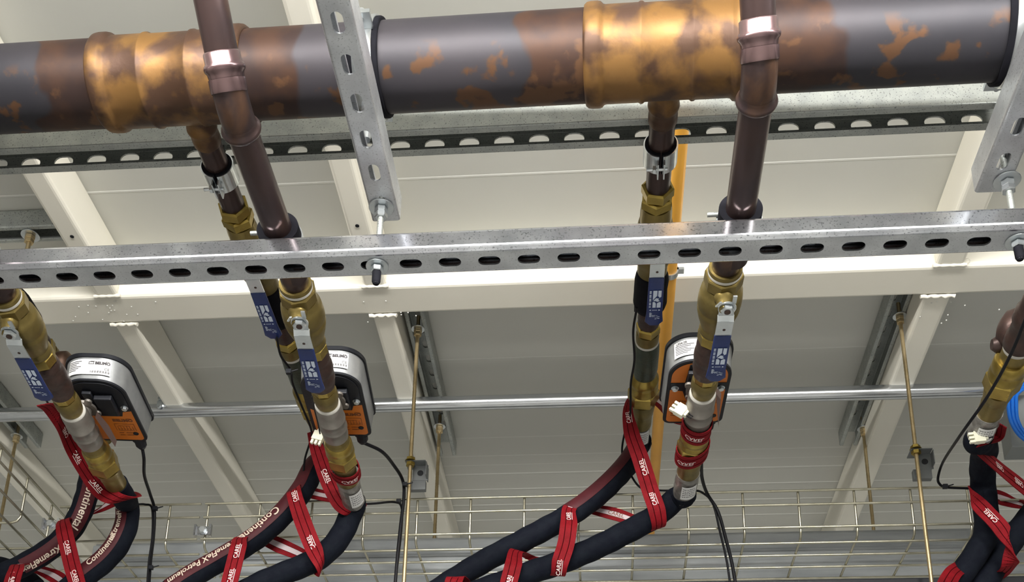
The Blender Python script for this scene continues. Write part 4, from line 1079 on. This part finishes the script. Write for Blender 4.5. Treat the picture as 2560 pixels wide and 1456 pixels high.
# sheet metal clips on the long rods
for P,z,la in ((RP1,1.19,'left'),(RP3,1.195,'right')):
    k=thing('rod_clip','bent sheet steel clip with brass coloured nuts on the %s long threaded rod'%la,'clip',Vector((P.x,P.y,z+CZ)))
    c0=Vector((P.x,P.y,z+CZ)); mb=MB()
    box(mb,c0+EX*.010+EY*.012,EX,EY,EZ,.040,.034,.002); box(mb,c0+EX*.018+EY*.014-EZ*.017,EX,EY,EZ,.030,.002,.034)
    box(mb,c0+EX*.012+EY*.020-EZ*.043,EX,EY,EZ,.034,.012,.020); box(mb,c0+EX*.031+EY*.012-EZ*.016,EX,EY,EZ,.002,.03,.03)
    obj('bracket',mb,M['clip'],k,bevel=.001)
    mb=MB(); lathe(mb,c0+EX*.018+EY*.0128-EZ*.018,-EY,[(0,.006),(.0006,.006)],16,False); obj('round_hole',mb,M['plastic'],k)
    for s,dn in ((.0015,1),(-.0095,1)):
        mb=MB(); hexn(mb,c0+EZ*s,EZ,0,.0075,.0078,.3); obj('nut',mb,M['brass'],k)
    mb=MB(); lathe(mb,c0+EZ*.0012,EZ,[(-.0004,.011),(.0004,.011)],20,False); obj('washer',mb,M['brass'],k)

# ---------------------------------------------------------------- big pipe clamps on the crossing struts
for xc,la in ((-.2885,'left'),(.504,'right')):
    C=hax(xc); t=thing('pipe_clamp','large rubber lined clamp holding the thick pipe beside the %s crossing strut'%la,'pipe clamp',C)
    mb=MB(); lathe(mb,C-hd*.020,hd,[(0,R+.0003),(0,R+.0050),(.0375,R+.0050),(.0395,R+.0040),(.0395,R+.0003)],72,True,False); obj('rubber_lining',mb,M['rubber'],t)
    mb=MB(); lathe(mb,C-hd*.0125,hd,[(0,R+.0047),(0,R+.0072),(.025,R+.0072),(.025,R+.0047)],72,True,False)
    for s in (-1,1): box(mb,C+EY*s*(R+.018),hd,EY,EZ,.025,.024,.006)
    obj('band',mb,M['zinc'],t)
    for s in (-1,1):
        mb=MB(); lathe(mb,C+EY*s*(R+.020)-EZ*.012,EZ,[(0,.0035),(.026,.0035)],12); hexn(mb,C+EY*s*(R+.020)+EZ*.0032,EZ,0,.006,.0062); obj('bolt',mb,M['zinc'],t)
    mb=MB(); lathe(mb,C-EZ*(R+.0072),-EZ,[(0,.010),(.012,.010),(.013,.005),(max(.014,C.z-(R+.0072)-(zp+.041+CZ)),.005)],12,False); obj('stud',mb,M['zinc'],t)

# ---------------------------------------------------------------- cables and small bits
def cable(label,ctrl,r=.0026,m='cable'):
    mb=MB(); smoothtube(mb,ctrl,r,10,8); return tag(obj('cable',mb,M[m]),label,'cable')
def g_(i): return ACT[i][1]
cable('black cable dropping from the left actuator to the tray',[g_(0),Yp(360,1150,1.78),Yp(361,1190,1.85),Yp(375,1235,1.93),Yp(386,1275,1.97),Yp(384,1340,1.975),Yp(376,1410,1.97),Yp(370,1500,1.965)],.0030)
cable('second black cable running beside the left actuator cable',[Yp(340,1262,1.93),Yp(362,1262,1.96),Yp(380,1272,1.972),Yp(381,1340,1.965),Yp(372,1410,1.96),Yp(366,1500,1.955)],.0022)
cable('black cable from the middle actuator to the threaded rod',[g_(1),Yp(955,1130,1.80),Yp(985,1165,1.88),Yp(1006,1200,1.93),Yp(1010,1240,1.935),Yp(1001,1320,1.93),Yp(993,1400,1.93),Yp(985,1500,1.93)],.0032)
cable('thin black cable along the tray edge into the middle strap',[Yp(820,1240,1.95),Yp(870,1260,1.96),Yp(930,1260,1.965),Yp(985,1256,1.965),Yp(1004,1270,1.94),Yp(1003,1330,1.938),Yp(990,1440,1.935)],.0022)
cable('black cable hanging from the right actuator to the lower edge',[Yp(1750,1080,1.72),Yp(1753,1150,1.80),Yp(1755,1195,1.88),Yp(1768,1235,1.95),Yp(1795,1280,1.97),Yp(1815,1350,1.97),Yp(1830,1410,1.965),Yp(1845,1500,1.96)],.0032)
cable('thinner black cable beside the right actuator cable',[Yp(1728,1226,1.93),Yp(1755,1232,1.96),Yp(1782,1260,1.97),Yp(1800,1330,1.975),Yp(1818,1410,1.97),Yp(1830,1500,1.965)],.0022)
cable('thin black cable looping from the right branch hose to the tray',[Zp(1592,770,1.23),Zp(1583,830,1.23),Zp(1586,900,1.225),Zp(1577,960,1.225),Zp(1575,1040,1.22),Yp(1560,1090,1.97),Yp(1556,1140,1.99),Yp(1578,1190,1.98),Yp(1605,1222,1.975),Yp(1650,1227,1.975),Yp(1700,1227,1.97)],.0020)
cable('thin black cable hanging beside the middle branch',[Zp(692,845,1.20),Zp(702,890,1.20),Zp(726,925,1.20),Zp(732,960,1.20),Zp(752,1010,1.195),Zp(778,1075,1.19),Yp(775,1105,1.90),Yp(762,1150,1.93),Yp(758,1200,1.95)],.0020)
cable('thin dark wire from the blue lever end to the middle connector',[Zp(780,992,1.012),Zp(785,1020,1.02),Zp(795,1060,1.03),Zp(800,1085,1.03)],.0012)
cable('thin black cable sweeping down left from the right edge',[Zp(2580,755,1.03),Zp(2530,880,1.02),Zp(2470,990,1.02),Zp(2400,1090,1.02),Yp(2358,1155,1.9),Yp(2345,1195,1.95),Yp(2350,1212,1.965),Yp(2366,1219,1.965),Yp(2400,1221,1.965),Yp(2440,1222,1.965)],.0024)
cable('thin black cable behind the left hoses',[Zp(115,1000,1.10),Yp(170,1100,1.95),Yp(185,1150,1.97),Yp(205,1195,1.975)],.0018)
for i,(p,la) in enumerate((((2590,900),'outer'),((2598,905),'middle'),((2606,908),'inner'))):
    dx=i*9
    cable('blue network cable looped at the right edge, the %s one'%la,[Yp(2600+dx,930,2.02),Yp(2560+dx,960,2.02),Yp(2528+dx*.9,985,2.02),Yp(2521+dx*1.1,1010,2.02),Yp(2526+dx,1050,2.02),Yp(2545+dx,1085,2.02),Yp(2575+dx,1110,2.02)],.0036,'bcable')
mb=MB(); abox(mb,Yp(2530,1118,2.06),Yp(2640,985,2.06)+EY*.05); tag(obj('grey_enclosure',mb,M['greybox'],None,bevel=.002),'grey metal box behind the blue cables at the right edge','box')
def tie(label,P,r=.005):
    mb=MB(); box(mb,P,EX,EY,EZ,.009,.007,.008); lathe(mb,P+EX*.002,EX+EZ*.3,[(0,.0015),(.014,.0012)],6,False); return tag(obj('cable_tie',mb,M['plastic'],None,bevel=.001),label,'cable tie')
for u,v,y,la in ((388,1272,1.965,'black cable tie knot at the tray edge by the left cable'),(1012,1212,1.925,'black cable tie round the left long rod under its clip'),(997,1254,1.96,'black cable tie on the tray wire near the left long rod'),(2363,1217,1.96,'black cable tie on the tray wire at the right'),(838,1178,1.80,'black cable tie knot beside the middle red strap turn'),(1713,1048,1.64,'black cable tie knot beside the right connector'),(1592,772,1.60,'black cable tie under the taped right branch'),(722,930,1.60,'black cable tie beside the middle branch'),(377,1420,1.96,'small black tie low on the left cable')):
    tie(la,Yp(u,v,y))
def connector(label,P,ax,ay):
    t=thing('plug_connector',label,'connector',P); ax=ax.normalized(); ay=(ay-ax*ay.dot(ax)).normalized(); az=ax.cross(ay)
    mb=MB(); box(mb,P,ax,ay,az,.017,.020,.010)
    for s in (-1,0,1): box(mb,P-ax*.012+ay*s*.0072,ax,ay,az,.009,.0045,.006)
    box(mb,P+ax*.010,ax,ay,az,.006,.012,.008); obj('housing',mb,M['ivory'],t,bevel=.0008)
    mb=MB()
    for s in (-1,1): tube(mb,[P+ax*.012+ay*s*.003,P+ax*.022+ay*s*.002],.0012,6)
    obj('leads',mb,M['cable'],t)
connector('ivory plug connector in front of the right actuator',Yp(1702,1027,1.60),Vector((.8,0,-.6)),Vector((.6,0,.8)))
connector('ivory plug connector beside the middle main line',Yp(797,1092,1.70),Vector((.3,0,.9)),Vector((1,0,-.3)))
connector('ivory plug connector on the hose at the right edge',Yp(2448,1094,1.68),Vector((1,0,.1)),Vector((0,0,1)))
for la,P0,P1_,P2_ in (('dark pointed metal tag hanging by the right main line',Zp(1790,985,1.075),Zp(1802,1000,1.075),Zp(1796,1070,1.06)),('dark pointed metal tag beside the left nickel valve',Zp(238,1045,1.075),Zp(268,1080,1.075),Zp(288,1118,1.065))):
    mb=MB(); nrm=Vector((1,0,.1))*.0012; m_=(P0+P1_)/2
    a=[P0,P1_,P2_]; mb.add(a+[q+EZ*.012+nrm for q in a],[(0,1,2),(5,4,3),(0,3,4,1),(1,4,5,2),(2,5,3,0)]); tag(obj('metal_tag',mb,M['tagm']),la,'tag')
# ---------------------------------------------------------------- groups of repeats
GROUPS={'ball_valve':'ball valves with blue levers','valve_actuator':'valve actuators behind the main lines','control_valve':'nickel control valves','threaded_rod':'threaded rods hanging from the struts',
 'rubber_hose':'black hoses hanging in pairs','red_strap':'red webbing straps round the hoses','wire_cable_tray':'wire mesh cable trays','ceiling_strut':'struts fixed under the ceiling','slotted_strut':'slotted struts carrying the pipes',
 'ceiling_beam':'cream painted beams under the ceiling','copper_pipe':'bending copper pipes in front of the big pipe','branch_pipe':'branch tubes of the big pipe','brass_union':'brass union nuts at the hose ends',
 'bronze_nipple':'brown bronze fittings','taped_coupling':'taped couplings on the branches','brass_coupling':'brass couplings in the lines','brass_adapter':'brass adapters behind the big pipe','hose_ferrule':'wrapped hose ends with stickers',
 'plug_connector':'ivory plug connectors','cable_tie':'black cable ties','rod_clip':'sheet steel clips on the long rods','tray_coupler':'zinc tray splice clamps','weld_scar':'weld scars on the cross beam','metal_tag':'pointed metal tags','lamp_fixture':'white lamp fixtures'}
for o in list(bpy.data.objects):
    if o.parent is None and 'category' in o:
        g=GROUPS.get(o.name.split('.')[0])
        if o.name.startswith('cable'): 
            if o['category']=='cable': g='blue network cables at the right edge' if 'blue network' in o['label'] else 'black cables around the valves and tray'
        if g and 'kind' not in o: o['group']=g
